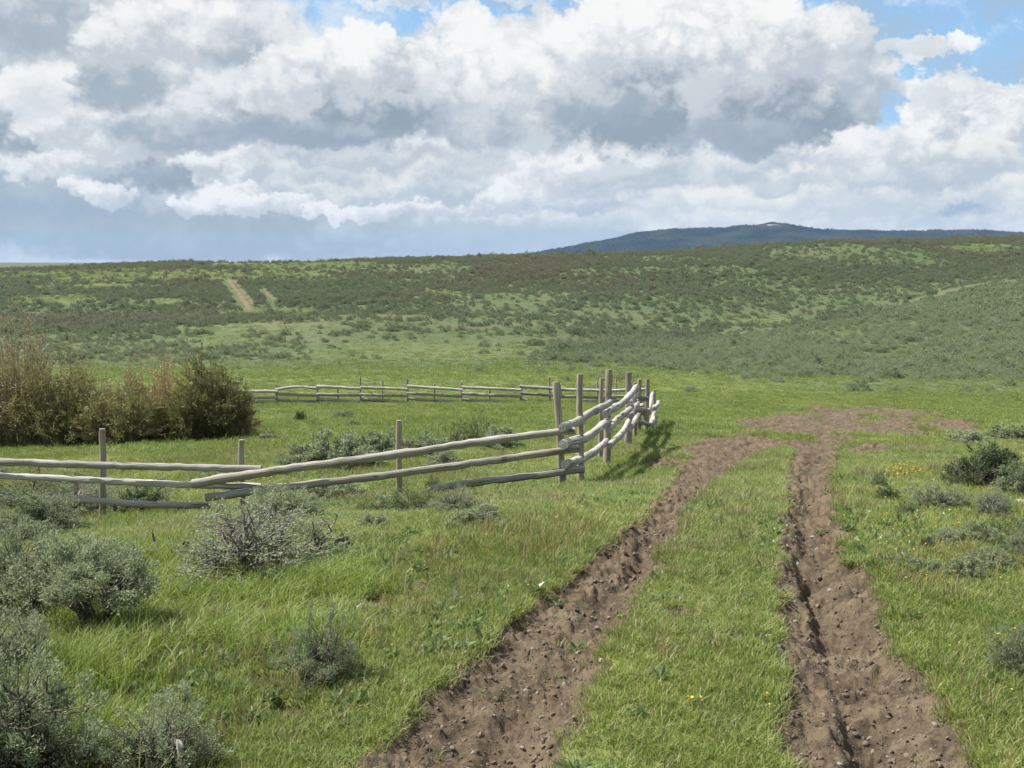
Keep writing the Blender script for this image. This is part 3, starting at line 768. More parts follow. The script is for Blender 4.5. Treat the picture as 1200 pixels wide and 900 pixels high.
def blades(rng, n, rad, h0, h1, w, lean=0.5, segs=2):
    """a tuft of n grass blades"""
    b = MB()
    a = rng.uniform(0, 2 * pi, n); r = rad * np.sqrt(rng.uniform(0, 1, n))
    base = np.stack([r * np.cos(a), r * np.sin(a), np.full(n, -0.01)], 1)
    h = rng.uniform(h0, h1, n); la = a + rng.normal(0, 0.9, n); ln = h * rng.uniform(0.1, lean, n) * 1.2
    dv = np.stack([np.cos(la), np.sin(la), np.zeros(n)], 1)
    sa = la + pi / 2 + rng.normal(0, 0.5, n); sv = np.stack([np.cos(sa), np.sin(sa), np.zeros(n)], 1)
    wd = (w * rng.uniform(0.6, 1.3, n))[:, None]
    up = np.array([0, 0, 1.0])
    mid = base + dv * (ln * 0.3)[:, None] + up * (h * 0.6)[:, None]
    tip = base + dv * ln[:, None] + up * (h * rng.uniform(0.85, 1.0, n))[:, None]
    v = np.stack([base - sv * wd * .5, base + sv * wd * .5, mid + sv * wd * .42, mid - sv * wd * .42, tip], 1)
    o = np.arange(n)[:, None] * 5
    b.add(v.reshape(-1, 3), np.array([[0, 1, 2, 3]]) + o, np.array([[3, 2, 4]]) + o)
    return b
def forb(rng, n, rad, ln, w):
    b = MB(); a = rng.uniform(0, 2 * pi, n); e = rng.uniform(0.2, 1.1, n)
    d = np.stack([np.cos(a) * np.cos(e), np.sin(a) * np.cos(e), np.sin(e)], 1)
    pos = d * rad * rng.uniform(0, 0.6, n)[:, None]
    b.leaves(pos, d + rng.normal(0, 0.15, (n, 3)), ln * rng.uniform(0.6, 1.2, n), w * rng.uniform(0.7, 1.2, n), rng, 0.12)
    return b

def sector_points(rng, n, y0, y1, um=0.74):
    w = 2.4 if y0 < 60 else 8.0      # a margin so the place still holds from a step to the side
    y = np.sqrt(rng.uniform((um * y0 + w) ** 2, (um * y1 + w) ** 2, n)); y = (y - w) / um
    return rng.uniform(-1, 1, n) * (um * y + w), y

def build_grass():
    rng = np.random.default_rng(11)
    mt = mat_grass('turf_blades', 'turf'); ml = mat_grass('long_blades', 'long'); mf = mat_grass('broad_leaves', 'forb'); md = mat_grass('straw_blades', 'dry')
    def protos(fn, k, mat, nm):
        r = []
        for i in range(k):
            me = fn(np.random.default_rng(100 + i)).mesh(nm); me.materials.append(mat); r.append(me)
        return r
    short = protos(lambda r: blades(r, 20, 0.065, 0.015, 0.055, 0.0042, 1.3), 5, mt, 'turf_tuft')
    patch = protos(lambda r: blades(r, 70, 0.32, 0.03, 0.10, 0.013, 1.0), 4, mt, 'turf_patch')
    long_ = protos(lambda r: blades(r, 24, 0.08, 0.08, 0.28, 0.006, 0.9), 4, ml, 'long_tuft')
    forbs = protos(lambda r: forb(r, 16, 0.03, 0.07, 0.022), 4, mf, 'forb_rosette')
    dry = protos(lambda r: blades(r, 12, 0.05, 0.06, 0.20, 0.003, 0.8), 3, md, 'straw_tuft')
    X, Y, S = [], [], []
    for (n, a, b, sc) in ((98000, 1.2, 8, 1.0), (78000, 8, 15, 1.25), (88000, 15, 31, 1.7)):
        x, y = sector_points(rng, n, a, b); X.append(x); Y.append(y); S.append(sc * rng.uniform(0.7, 1.35, n))
    x = np.concatenate(X); y = np.concatenate(Y); s = np.concatenate(S)
    def finish(name, x, y, s, protos, label, keep_soil=0.35, tint=None, thin=0.0, hz=1.0, lean=0.15, soilp=0.0):
        z, so, _ = surface(x, y)
        nz = fbm(x * 1.3, y * 1.3, 3, 91)
        ok = (so + 0.55 * fbm(x * 5, y * 5, 3, 93) < keep_soil) | (rng.uniform(0, 1, len(x)) < soilp)
        ok &= rng.uniform(0, 1, len(x)) > thin * sstep(0.1, 0.5, nz)
        x, y, z, s, nz = x[ok], y[ok], z[ok], s[ok], nz[ok]; n = len(x)
        rot = np.stack([rng.normal(0, lean, n), rng.normal(0, lean, n), rng.uniform(0, 2 * pi, n)], 1)
        hh = hz * (1 + 0.55 * fbm(x * 0.6, y * 0.6, 3, 97))
        scl = np.stack([s, s, s * np.clip(hh, 0.35, 1.8)], 1)
        ti = rng.uniform(0, 1, n) if tint is None else tint
        o = scatter(name, np.stack([x, y, z], 1), rot, scl, {'tint': ti}, protos, 3)
        tag(o, label, 'grass', kind='stuff')
    finish('grass', x, y, s, short, 'short green meadow grass on both sides of the wheel ruts', 0.42, thin=0.5, soilp=0.004)
    x, y = sector_points(rng, 46000, 29, 70); s = rng.uniform(0.7, 1.3, len(x))
    x2, y2 = sector_points(rng, 34000, 70, 135); s2 = rng.uniform(0.9, 1.7, len(x2))
    k = rng.uniform(0, 1, len(x2)) > sstep(104, 135, y2)
    finish('meadow_grass', np.append(x, x2[k]), np.append(y, y2[k]), np.append(s, s2[k]), patch, 'open green meadow grass on the valley floor', 0.4)
    x, y = sector_points(rng, 76000, 86, 430, 0.66)
    z = surface(x, y)[0]; gr, tn, rd = slope_masks(x, y, z)
    k = (rng.uniform(0, 1, len(x)) < 0.35 + 0.65 * np.maximum(gr, sstep(190, 120, y))) & (rd < 0.3)
    finish('slope_grass', x[k], y[k], rng.uniform(1.6, 3.2, k.sum()), patch, 'rough grass between the sagebrush on the far slope', 0.5, hz=0.8)
    # long bright grass in the left foreground and scattered clumps
    pts = []
    for (cx, cyy, rx, ry, n) in ((270, 690, 150, 42, 900), (130, 745, 120, 40, 380), (200, 650, 60, 20, 260), (60, 800, 90, 40, 300), (180, 610, 110, 12, 320), (720, 550, 50, 16, 130),
                                 (330, 745, 90, 30, 300), (20, 870, 60, 40, 200), (110, 890, 80, 30, 200), (380, 690, 70, 25, 250)):
        q = rng.normal(0, 0.5, (n, 2)); pts.append(np.stack([cx + q[:, 0] * rx, cyy + q[:, 1] * ry], 1))
    pp = np.concatenate(pts); pp = pp[(pp[:, 1] > 520)]
    w = np.array([pick(a, b) for a, b in pp])
    x3, y3 = sector_points(rng, 3600, 1.5, 28)
    kk = (fbm(x3 * 0.5, y3 * 0.5, 3, 101) > 0.2) & (y3 < 14.5) & (x3 < 0.3)
    xx = np.append(w[:, 0], x3[kk]); yy = np.append(w[:, 1], y3[kk])
    finish('long_grass', xx, yy, rng.uniform(0.55, 1.1, len(xx)), long_, 'long bright green grass clumps among the sagebrush', 0.2, hz=0.66)
    x4, y4 = sector_points(rng, 34000, 1.5, 24)
    kk = (fbm(x4 * 0.8, y4 * 0.8, 3, 103) > 0.18) | (rng.uniform(0, 1, len(x4)) < 0.05)
    # extra along the turf edges
    finish('broadleaf_weeds', x4[kk], y4[kk], rng.uniform(0.5, 1.25, kk.sum()), forbs, 'low broad-leaved weeds growing through the grass', 0.45, soilp=0.015)
    x5, y5 = sector_points(rng, 38000, 1.5, 30)
    kk = fbm(x5 * 0.7, y5 * 0.7, 3, 107) > 0.12
    finish('dry_grass', x5[kk], y5[kk], rng.uniform(0.6, 1.3, kk.sum()), dry, 'dry straw-coloured grass stems in the turf', 0.5, soilp=0.02)
    # flowers
    m, g, out = material('yellow_petals'); p = g.new('ShaderNodeBsdfPrincipled')
    g.set(p.inputs['Base Color'], g.mix(g.attr('tint', 'INSTANCER').outputs['Fac'], (0.62, 0.42, 0.02), (0.62, 0.55, 0.10))); p.inputs['Roughness'].default_value = 0.6; g.l.new(p.outputs[0], out.inputs[0])
    m2, g, out = material('white_petals'); p = g.new('ShaderNodeBsdfPrincipled'); p.inputs['Base Color'].default_value = (0.6, 0.6, 0.52, 1); p.inputs['Roughness'].default_value = 0.6; g.l.new(p.outputs[0], out.inputs[0])
    def flower(r):
        b = MB(); n = 9; a = np.arange(n) * 2 * pi / n + r.uniform(0, 0.3, n)
        d = np.stack([np.cos(a), np.sin(a), 0.35 + r.uniform(-.15, .15, n)], 1)
        b.leaves(np.repeat([[0, 0, 0.10]], n, 0), d, 0.018, 0.010, r, 0.05)
        b.tube([(0, 0, 0), (0.004, 0.003, 0.05), (0, 0, 0.10)], 0.0015, 4, False)
        return b
    fy = []; fw = []
    for i in range(3):
        me = flower(np.random.default_rng(i)).mesh('yellow_flower'); me.materials.append(m); fy.append(me)
        me = flower(np.random.default_rng(i + 9)).mesh('white_flower'); me.materials.append(m2); fw.append(me)
    fp = []
    for (cx, cyy, rx, ry, n) in ((1060, 563, 32, 7, 60), (1045, 556, 16, 4, 25), (1080, 650, 90, 30, 34), (1060, 620, 60, 30, 26), (690, 600, 40, 12, 24), (1100, 690, 80, 30, 18), (900, 835, 20, 20, 3), (815, 830, 20, 14, 4), (560, 640, 60, 30, 9), (460, 670, 40, 20, 4), (230, 590, 40, 6, 12), (420, 545, 90, 10, 12), (1150, 760, 50, 40, 8), (640, 690, 60, 40, 5)):
        q = rng.normal(0, 0.55, (n, 2)); fp.append(np.stack([cx + q[:, 0] * rx, cyy + q[:, 1] * ry], 1))
    w = np.array([pick(a, b) for a, b in np.concatenate(fp)])
    finish('yellow_wildflowers', w[:, 0], w[:, 1], np.clip(w[:, 1] / 13, 0.6, 1.4) * rng.uniform(0.6, 1.0, len(w)), fy, 'small yellow wildflowers scattered in the grass', 0.3)
    x6, y6 = sector_points(rng, 420, 4, 30)
    finish('white_wildflowers', x6, y6, np.clip(y6 / 22, 0.3, 0.9) * rng.uniform(0.6, 1.1, len(x6)), fw, 'tiny white wildflowers dotted through the grass', 0.3)

# ------------------------------------------------------------------ sagebrush
def curve(p0, p1, rng, n=5, sag=0.12):
    p0 = np.asarray(p0, float); p1 = np.asarray(p1, float); L = np.linalg.norm(p1 - p0)
    t = np.linspace(0, 1, n)[:, None]
    mid = rng.normal(0, sag * L, 3); k = rng.normal(0, sag * 0.35 * L, (n, 3)); k[0] = 0; k[-1] = 0
    return p0 * (1 - t) + p1 * t + mid * (4 * t * (1 - t)) + k * (t * (1 - t) * 4)
def sage(seed, tips=110, per=60, leaf=0.022, lw=0.006, hubs=8, bare=0.0, trunk=0.0, twigs=0, flat=0.75, sides=5):
    """unit shrub: about 1 m wide, flat m high.  returns (branches MB, foliage MB)"""
    rng = np.random.default_rng(seed); br, fo = MB(), MB()
    ph = rng.uniform(0, 2 * pi, 4)
    def dome(n, lo):
        a = rng.uniform(0, 2 * pi, n); e = np.arcsin(rng.uniform(0.02, 1.0, n))
        lob = 1 + 0.16 * np.sin(2 * a + ph[0]) + 0.15 * np.sin(3 * a + ph[1]) + 0.10 * np.sin(5 * a + ph[2]) * np.cos(3 * e + ph[3]) + 0.1 * np.sin(7 * a + 4 * e)
        rr = 0.5 * lob * rng.uniform(lo, 1.0, n) ** 0.7
        return np.stack([rr * np.cos(e) * np.cos(a), rr * np.cos(e) * np.sin(a), trunk + (flat - trunk) * 2 * rr * np.sin(e) * 0.93 + 0.02], 1)
    hub = dome(hubs, 0.5) * np.array([0.55, 0.55, 0.5]); hub[:, 2] += trunk * 0.5
    nb = max(2, hubs // 3); bases = rng.normal(0, 0.035, (nb, 3)); bases[:, 2] = -0.05
    for i in range(hubs):
        c = curve(bases[i % nb], hub[i], rng, 6, 0.14); br.tube(c, np.linspace(0.026, 0.013, 6) * (1.4 if trunk else 1.0), sides, False)
    tp = dome(tips, 0.35)
    for i in range(tips):
        j = np.argmin(np.linalg.norm(hub - tp[i], axis=1) + rng.uniform(0, 0.12, hubs))
        c = curve(hub[j], tp[i], rng, 5, 0.12); br.tube(c, np.linspace(0.010, 0.003, 5), max(3, sides - 2), False)
        if rng.uniform() < bare: continue
        ax = c[-1] - c[-2]; ax = ax / (np.linalg.norm(ax) + 1e-9) + np.array([0, 0, 0.6]); ax /= np.linalg.norm(ax)
        n = int(per * rng.uniform(0.5, 1.4))
        t = rng.uniform(-0.6, 0.9, n)
        pos = tp[i] + ax * (t * 0.09)[:, None] + rng.normal(0, 0.026, (n, 3)) * (1.1 - 0.5 * t)[:, None]
        d = ax * 0.7 + rng.normal(0, 0.6, (n, 3)) + np.array([0, 0, 0.25])
        fo.leaves(pos, d, leaf * rng.uniform(0.6, 1.3, n), lw * rng.uniform(0.7, 1.3, n), rng, 0.08)
    for i in range(twigs):
        j = rng.integers(0, tips); a = tp[j] * rng.uniform(0.5, 0.95)
        e = a + np.array([*(a[:2] / (np.linalg.norm(a[:2]) + 1e-6)), 0.35]) * rng.uniform(0.06, 0.24) + rng.normal(0, 0.05, 3)
        e[2] = max(e[2], 0.03)
        br.tube(curve(a, e, rng, 4, 0.16), np.linspace(0.005, 0.0018, 4), 3, False)
    if not fo.n:
        fo.leaves(tp[:3], np.ones((3, 3)), leaf, lw, rng)
    return br, fo

def build_shrubs():
    bark = mat_bark('sage_bark', (0.060, 0.050, 0.042), (0.15, 0.135, 0.115))
    grey = mat_bark('dead_twigs', (0.09, 0.082, 0.074), (0.21, 0.195, 0.175))
    leaf = mat_sage('sage_leaves', 'OBJ', False, (0.245, 0.295, 0.165), (0.310, 0.350, 0.215))
    leafd = mat_sage('dark_shrub_leaves', 'OBJ', False, (0.075, 0.105, 0.045), (0.095, 0.125, 0.052))
    leafg = mat_sage('fresh_shrub_leaves', 'OBJ', False, (0.12, 0.17, 0.055), (0.15, 0.195, 0.07))
    leafy_ = mat_sage('yellowish_shrub_leaves', 'OBJ', False, (0.18, 0.19, 0.08), (0.22, 0.22, 0.10))
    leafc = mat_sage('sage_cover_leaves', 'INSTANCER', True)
    kinds = {}
    def proto(key, n, lm, bm, **kw):
        L = []
        for i in range(n):
            b, f = sage(sum(map(ord, key)) * 13 + i * 101, **kw)
            bme = b.mesh('branches', True); bme.materials.append(bm); fme = f.mesh('foliage'); fme.materials.append(lm); L.append((bme, fme))
        kinds[key] = L
    proto('sage', 4, leaf, bark, tips=250, per=95, leaf=0.032, lw=0.009, twigs=140, bare=0.08)
    proto('tree', 1, leaf, bark, tips=200, per=110, leaf=0.034, lw=0.010, trunk=0.34, hubs=7, flat=0.8, twigs=20)
    proto('dead', 2, leaf, grey, tips=230, per=50, leaf=0.028, lw=0.008, bare=0.28, twigs=260, hubs=12)
    proto('airy', 2, leaf, bark, tips=170, per=90, leaf=0.034, lw=0.010, twigs=70, bare=0.15, flat=0.85)
    proto('mid', 4, leaf, bark, tips=140, per=70, leaf=0.055, lw=0.018, sides=4)
    proto('dark', 2, leafd, bark, tips=170, per=75, leaf=0.045, lw=0.016, sides=4)
    proto('fresh', 2, leafg, bark, tips=80, per=50, leaf=0.04, lw=0.014, sides=4)
    proto('yellow', 2, leafy_, bark, tips=110, per=60, leaf=0.03, lw=0.009, sides=4, twigs=60)
    rng = np.random.default_rng(77)
    cnt = {}
    def place(px, py, wpx, hpx, kind, label, group=None, name='sagebrush', cat='shrub', deeper=0.0):
        p = pick(px, py); i = cnt.get(kind, 0); cnt[kind] = i + 1
        b, f = kinds[kind][i % len(kinds[kind])]
        w = wpx * p[1] / F; h = hpx * p[1] / F
        flat = 0.8 if kind in ('tree', 'airy') else 0.75
        o = empty(name, (p[0], p[1], float(surface(p[:1], p[1:2])[0][0]) - 0.02), rng.uniform(0, 6.28))
        o.scale = (w, w, h / flat * 1.0)
        tag(o, label, cat, group)
        link('branches', b, None, o); link('foliage', f, None, o)
        return o
    H = [
     (5, 935, 210, 190, 'sage', 'big soft grey-green sagebrush filling the bottom left corner'),
     (190, 912, 150, 92, 'airy', 'sagebrush at the bottom edge with a pale bent dead stem in front'),
     (110, 742, 165, 108, 'tree', 'open sagebrush standing on a dark forked trunk'),
     (15, 728, 140, 118, 'sage', 'leafy grey sagebrush at the left edge beside the dark forked trunk'),
     (-5, 808, 130, 100, 'sage', 'sagebrush at the left edge just above the big corner bush'),
     (302, 672, 220, 88, 'dead', 'broad half-dead sagebrush with bare grey twigs over long grass'),
     (375, 803, 95, 80, 'airy', 'thin upright sagebrush by itself left of the wheel rut'),
     (45, 630, 105, 58, 'sage', 'sagebrush below the bleached branch at the left edge'),
     (102, 604, 90, 46, 'dead', 'twiggy grey sagebrush behind the bleached branch'),
     (168, 603, 75, 38, 'mid', 'low sagebrush right of the bleached branch, below the lowest rail'),
     (20, 594, 95, 46, 'yellow', 'yellow-tinged sagebrush in front of the rails at the left edge'),
     (85, 586, 70, 30, 'yellow', 'small yellow-tinged shrub under the second rail'),
     (330, 614, 105, 46, 'sage', 'grey-green sagebrush rising behind the half-dead one at the rail joint'),
     (402, 646, 25, 20, 'dark', 'tiny dark green bush at the tip of the half-dead sagebrush'),
     (428, 603, 32, 18, 'fresh', 'small green bush, first of the row in front of the long rails'),
     (459, 602, 46, 24, 'mid', 'low sagebrush in the row in front of the long rails, beside the round one'),
     (488, 604, 60, 36, 'fresh', 'round fresh-green bush in the row in front of the long rails'),
     (535, 604, 56, 36, 'dead', 'greyish bare-twigged bush right of the round fresh-green bush'),
     (560, 616, 64, 24, 'mid', 'low spreading sagebrush at the right end of the row before the rails'),
     (440, 621, 48, 17, 'mid', 'small sagebrush on the grass just below the row before the rails'),
     (592, 622, 26, 10, 'mid', 'tiny tuft of sagebrush farthest right of the row before the rails'),
     (507, 580, 25, 24, 'fresh', 'small green bush touching the end of the lowest long rail'),
     (390, 586, 80, 24, 'mid', 'sagebrush growing against the second long rail'),
     (355, 549, 62, 26, 'mid', 'left end of the dense sagebrush clump inside the corral'),
     (400, 548, 92, 40, 'mid', 'middle bush of the dense sagebrush clump inside the corral'),
     (440, 541, 66, 36, 'mid', 'bush of the dense clump beside the short post inside the corral'),
     (495, 536, 66, 28, 'mid', 'sagebrush just right of the short post inside the corral'),
     (548, 524, 66, 38, 'fresh', 'tallest green bush behind the long rails inside the corral'),
     (585, 526, 56, 24, 'mid', 'greyer bush touching the right of the tallest one in the corral'),
     (520, 548, 50, 18, 'mid', 'low sagebrush seen between the first and second long rails'),
     (352, 494, 15, 13, 'dark', 'small dark bush alone in the middle of the corral meadow'),
     (367, 497, 9, 6, 'mid', 'very small bush just right of the lone dark one in the corral'),
     (402, 489, 30, 10, 'mid', 'low grey bush in the corral meadow below the far rails'),
     (415, 500, 18, 8, 'mid', 'low grey bush in the corral meadow below the wider one'),
     (1157, 570, 92, 50, 'dark', 'big dark green rounded bush right of the wheel ruts'),
     (1196, 584, 56, 40, 'mid', 'grey sagebrush at the right edge below the big dark bush'),
     (1100, 598, 66, 30, 'airy', 'brownish-grey bush below and left of the big dark bush'),
     (1163, 606, 50, 36, 'dead', 'grey twiggy bush beside the bleached debris at the right edge'),
     (1040, 590, 26, 18, 'dark', 'small dark bush nearest the right wheel rut'),
     (1030, 574, 20, 20, 'mid', 'narrow upright sagebrush beside the yellow flowers'),
     (1063, 608, 34, 22, 'fresh', 'round green bush just below the small dark one by the rut'),
     (1110, 640, 46, 20, 'mid', 'low sagebrush in the middle of the weedy right meadow'),
     (1150, 640, 54, 26, 'mid', 'low bushy sagebrush below the grey twiggy bush on the right'),
     (1196, 655, 50, 34, 'airy', 'large grey-green sagebrush cut by the right edge'),
     (1086, 648, 18, 18, 'dark', 'small upright dark bush in the weedy right meadow'),
     (1195, 795, 75, 62, 'airy', 'pale grey sagebrush low on the right edge near the camera'),
     (1175, 632, 50, 28, 'fresh', 'greener bush between the debris and the large edge sagebrush'),
     (1135, 520, 60, 14, 'mid', 'flat sagebrush above the big dark bush by the mud'),
     (1188, 516, 60, 18, 'mid', 'pale flat sagebrush at the right edge beyond the mud patch'),
    ]
    for h in H: place(*h)
    for i in range(44):
        px = rng.uniform(1010, 1290); py = rng.uniform(516, 690)
        if px < 1040 and py > 600: continue
        s = rng.uniform(14, 34) * (1 + (py - 520) / 260)
        place(px, py, s, s * rng.uniform(0.3, 0.5), ['mid', 'mid', 'fresh', 'yellow'][i % 4], 'small low sagebrush half hidden in the weedy grass right of the ruts', 'small sagebrush in the right meadow')
    for i in range(34):
        px = rng.uniform(-70, 85); py = rng.uniform(560, 720); s = rng.uniform(30, 60)
        place(px, py, s, s * 0.5, ['mid', 'yellow', 'airy'][i % 3], 'small sagebrush merged into the thicket along the left edge', 'small sagebrush of the left thicket')
    n_ind = len(H) + 78

    # slope cover
    protos_far = []; protos_mid = []
    for i in range(6):
        b, f = sage(900 + i, tips=46, per=20, leaf=0.085, lw=0.042, hubs=4, sides=3, flat=0.58)
        m = f.mesh('sage_cover'); m.materials.append(leafc); protos_far.append(m)
    for i in range(5):
        b, f = sage(950 + i, tips=90, per=30, leaf=0.055, lw=0.022, hubs=5, sides=3, flat=0.58)
        m = f.mesh('sage_mid'); m.materials.append(leafc); protos_mid.append(m)
    N = 260000
    x, y = sector_points(rng, N, 64, 560, 0.72)
    z = surface(x, y)[0]
    px, py = project(x, y, z)
    gr, tn, rd = slope_masks(x, y, z)
    rd = slope_masks(x, y, z, 1.8)[2]; rd = np.maximum(rd, slope_masks(x, y + 5, surface(x, y + 5)[0], 1.5)[2]) > 0.25
    n1 = fbm(x * 0.035, y * 0.022, 4, 121); n2 = fbm(x * 0.011, y * 0.014, 3, 123)
    n3 = fbm((x + 0.6 * y) * 0.012, (y - 0.2 * x) * 0.03, 4, 127)
    start = np.interp(px, [-200, 300, 560, 640, 780, 900, 1200, 1500], [128, 126, 120, 100, 88, 88, 84, 80])
    den = sstep(0, 14, y - start + 16 * n1) * np.clip(0.46 + 0.7 * n1 + 0.6 * n3, 0.09, 0.85)
    # thick band on the right foot, thinner grass shelf at left
    den *= np.where((px < 620) & (py > 392), 0.34, 1.0)
    den *= 1 - 0.93 * gr; den *= 1 - 0.55 * tn; den *= 1 - rd
    den += 0.012 * (y > 66) * (px > 560)
    ok = rng.uniform(0, 1, N) < den
    x, y, z, px, py, n1, n2 = (a[ok] for a in (x, y, z, px, py, n1, n2))
    n = len(x)
    sz = rng.lognormal(0, 0.34, n) * np.interp(y, [60, 130, 200, 400], [0.9, 1.05, 1.15, 1.3])
    tall = rng.uniform(0.75, 1.15, n)
    bf = sstep(230, 160, y) * 0.0 + sstep(150, 215, y) * sstep(-0.05, 0.35, n2 + 0.6 * n1 + rng.normal(0, 0.25, n)) * 0.85
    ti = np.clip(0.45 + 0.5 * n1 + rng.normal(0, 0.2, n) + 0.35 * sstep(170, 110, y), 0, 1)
    # pale near spur; cloud shadow tinted into the main hill's sage, with brownish brush
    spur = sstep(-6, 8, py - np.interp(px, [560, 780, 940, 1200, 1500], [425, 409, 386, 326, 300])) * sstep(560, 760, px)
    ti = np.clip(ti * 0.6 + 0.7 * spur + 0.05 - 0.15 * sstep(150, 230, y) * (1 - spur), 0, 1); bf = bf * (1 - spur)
    order = np.argsort(-(sz / y) * ((px > -10) & (px < 1210)))
    m = max(0, 300 - n_ind)
    ind = order[:m]; rest = order[m:]
    leafm = mat_sage('slope_sage_leaves', 'OBJ', False, (0.225, 0.270, 0.165), (0.275, 0.315, 0.195))
    ind_mesh = []
    for i, pm in enumerate(protos_mid):
        c = pm.copy(); c.materials.clear(); c.materials.append(leafm); c.name = 'sagebrush'; ind_mesh.append(c)
    for q, k in enumerate(ind):
        o = bpy.data.objects.new('sagebrush', ind_mesh[q % 5]); scene.collection.objects.link(o)
        o.location = (x[k], y[k], z[k] - 0.05); o.rotation_euler = (0, 0, rng.uniform(0, 6.28)); o.scale = (sz[k], sz[k], sz[k] * tall[k] * 0.95)
        if px[k] < 640: lab, gp = 'sagebrush on the valley floor beyond the far rail fence', 'sagebrush beyond the far fence'
        elif px[k] < 800: lab, gp = 'sagebrush on the first rise behind the bunched fence posts', 'sagebrush behind the bunched posts'
        elif px[k] < 1000: lab, gp = 'grey-green sagebrush on the first rise straight beyond the mud patch', 'sagebrush beyond the mud'
        else: lab, gp = 'grey-green sagebrush on the first rise past the right end of the mud', 'sagebrush right beyond the mud'
        tag(o, lab, 'shrub', gp)
    rot = np.stack([rng.normal(0, 0.06, n), rng.normal(0, 0.06, n), rng.uniform(0, 6.28, n)], 1)
    scl = np.stack([sz, sz, sz * tall], 1); pts = np.stack([x, y, z - 0.06], 1)
    nearm = rest[y[rest] < 170]; farm = rest[y[rest] >= 170]
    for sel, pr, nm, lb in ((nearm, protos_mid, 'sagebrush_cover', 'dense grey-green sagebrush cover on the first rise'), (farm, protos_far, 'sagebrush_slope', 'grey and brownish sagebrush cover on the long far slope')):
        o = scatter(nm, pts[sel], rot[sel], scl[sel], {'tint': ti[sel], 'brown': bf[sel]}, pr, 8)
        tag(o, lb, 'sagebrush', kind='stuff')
    print('SHRUBS', n, len(ind))

# ------------------------------------------------------------------ willows
def willow(seed, stems, h, w, leafn, twign=7, droop=0.0):
    rng = np.random.default_rng(seed); st, fo = MB(), MB()
    LP, LD = [], []
    for i in range(stems):
        a = rng.uniform(0, 2 * pi); rb = 0.22 * w * math.sqrt(rng.uniform())
        b = np.array([rb * cos(a), rb * sin(a), -0.1])
        sp = rng.uniform(0.1, 1.0) ** 0.8 * 0.5 * w; a2 = a + rng.normal(0, 0.5)
        hh = h * (1 - 0.6 * (sp / (0.5 * w)) ** 2) * rng.uniform(0.4, 1.0) * (1 + 0.12 * sin(3 * a2 + seed))
        tip = np.array([b[0] * 0.4 + sp * cos(a2), b[1] * 0.4 + sp * sin(a2), hh])
        n = 7; t = np.linspace(0, 1, n)[:, None]
        out = np.array([1, 1, 0]) * (tip - b)
        c = b + out * t ** 1.5 + np.array([0, 0, 1]) * (tip[2] - b[2]) * (t * (1 + droop) - droop * t ** 2) + rng.normal(0, 0.04, (n, 3)) * t
        st.tube(c, np.linspace(0.020, 0.0025, n), 4, False)
        for k in range(twign):
            tt = rng.uniform(0.22, 0.98); f = tt * (n - 1); j = min(int(f), n - 2); p0 = c[j] + (c[j + 1] - c[j]) * (f - j)
            ax = c[j + 1] - c[j]; ax /= np.linalg.norm(ax)
            d = ax * 0.8 + rng.normal(0, 0.45, 3); d /= np.linalg.norm(d); L = rng.uniform(0.25, 0.6) * (0.6 + 0.15 * h)
            q = np.stack([p0, p0 + d * L * 0.5 + rng.normal(0, 0.02, 3), p0 + d * L + np.array([0, 0, 0.1 - droop * 0.3]) * L])
            st.tube(q, [0.006, 0.004, 0.002], 3, False)
            m = rng.poisson(leafn)
            if m:
                s = rng.uniform(0.15, 1.0, m)[:, None]
                LP.append(p0 + d * L * s + rng.normal(0, 0.03, (m, 3))); LD.append(d + rng.normal(0, 0.6, (m, 3)))
    LP = np.concatenate(LP); LD = np.concatenate(LD)
    fo.leaves(LP, LD, rng.uniform(0.07, 0.14, len(LP)), rng.uniform(0.022, 0.036, len(LP)), rng, 0.1)
    return st, fo
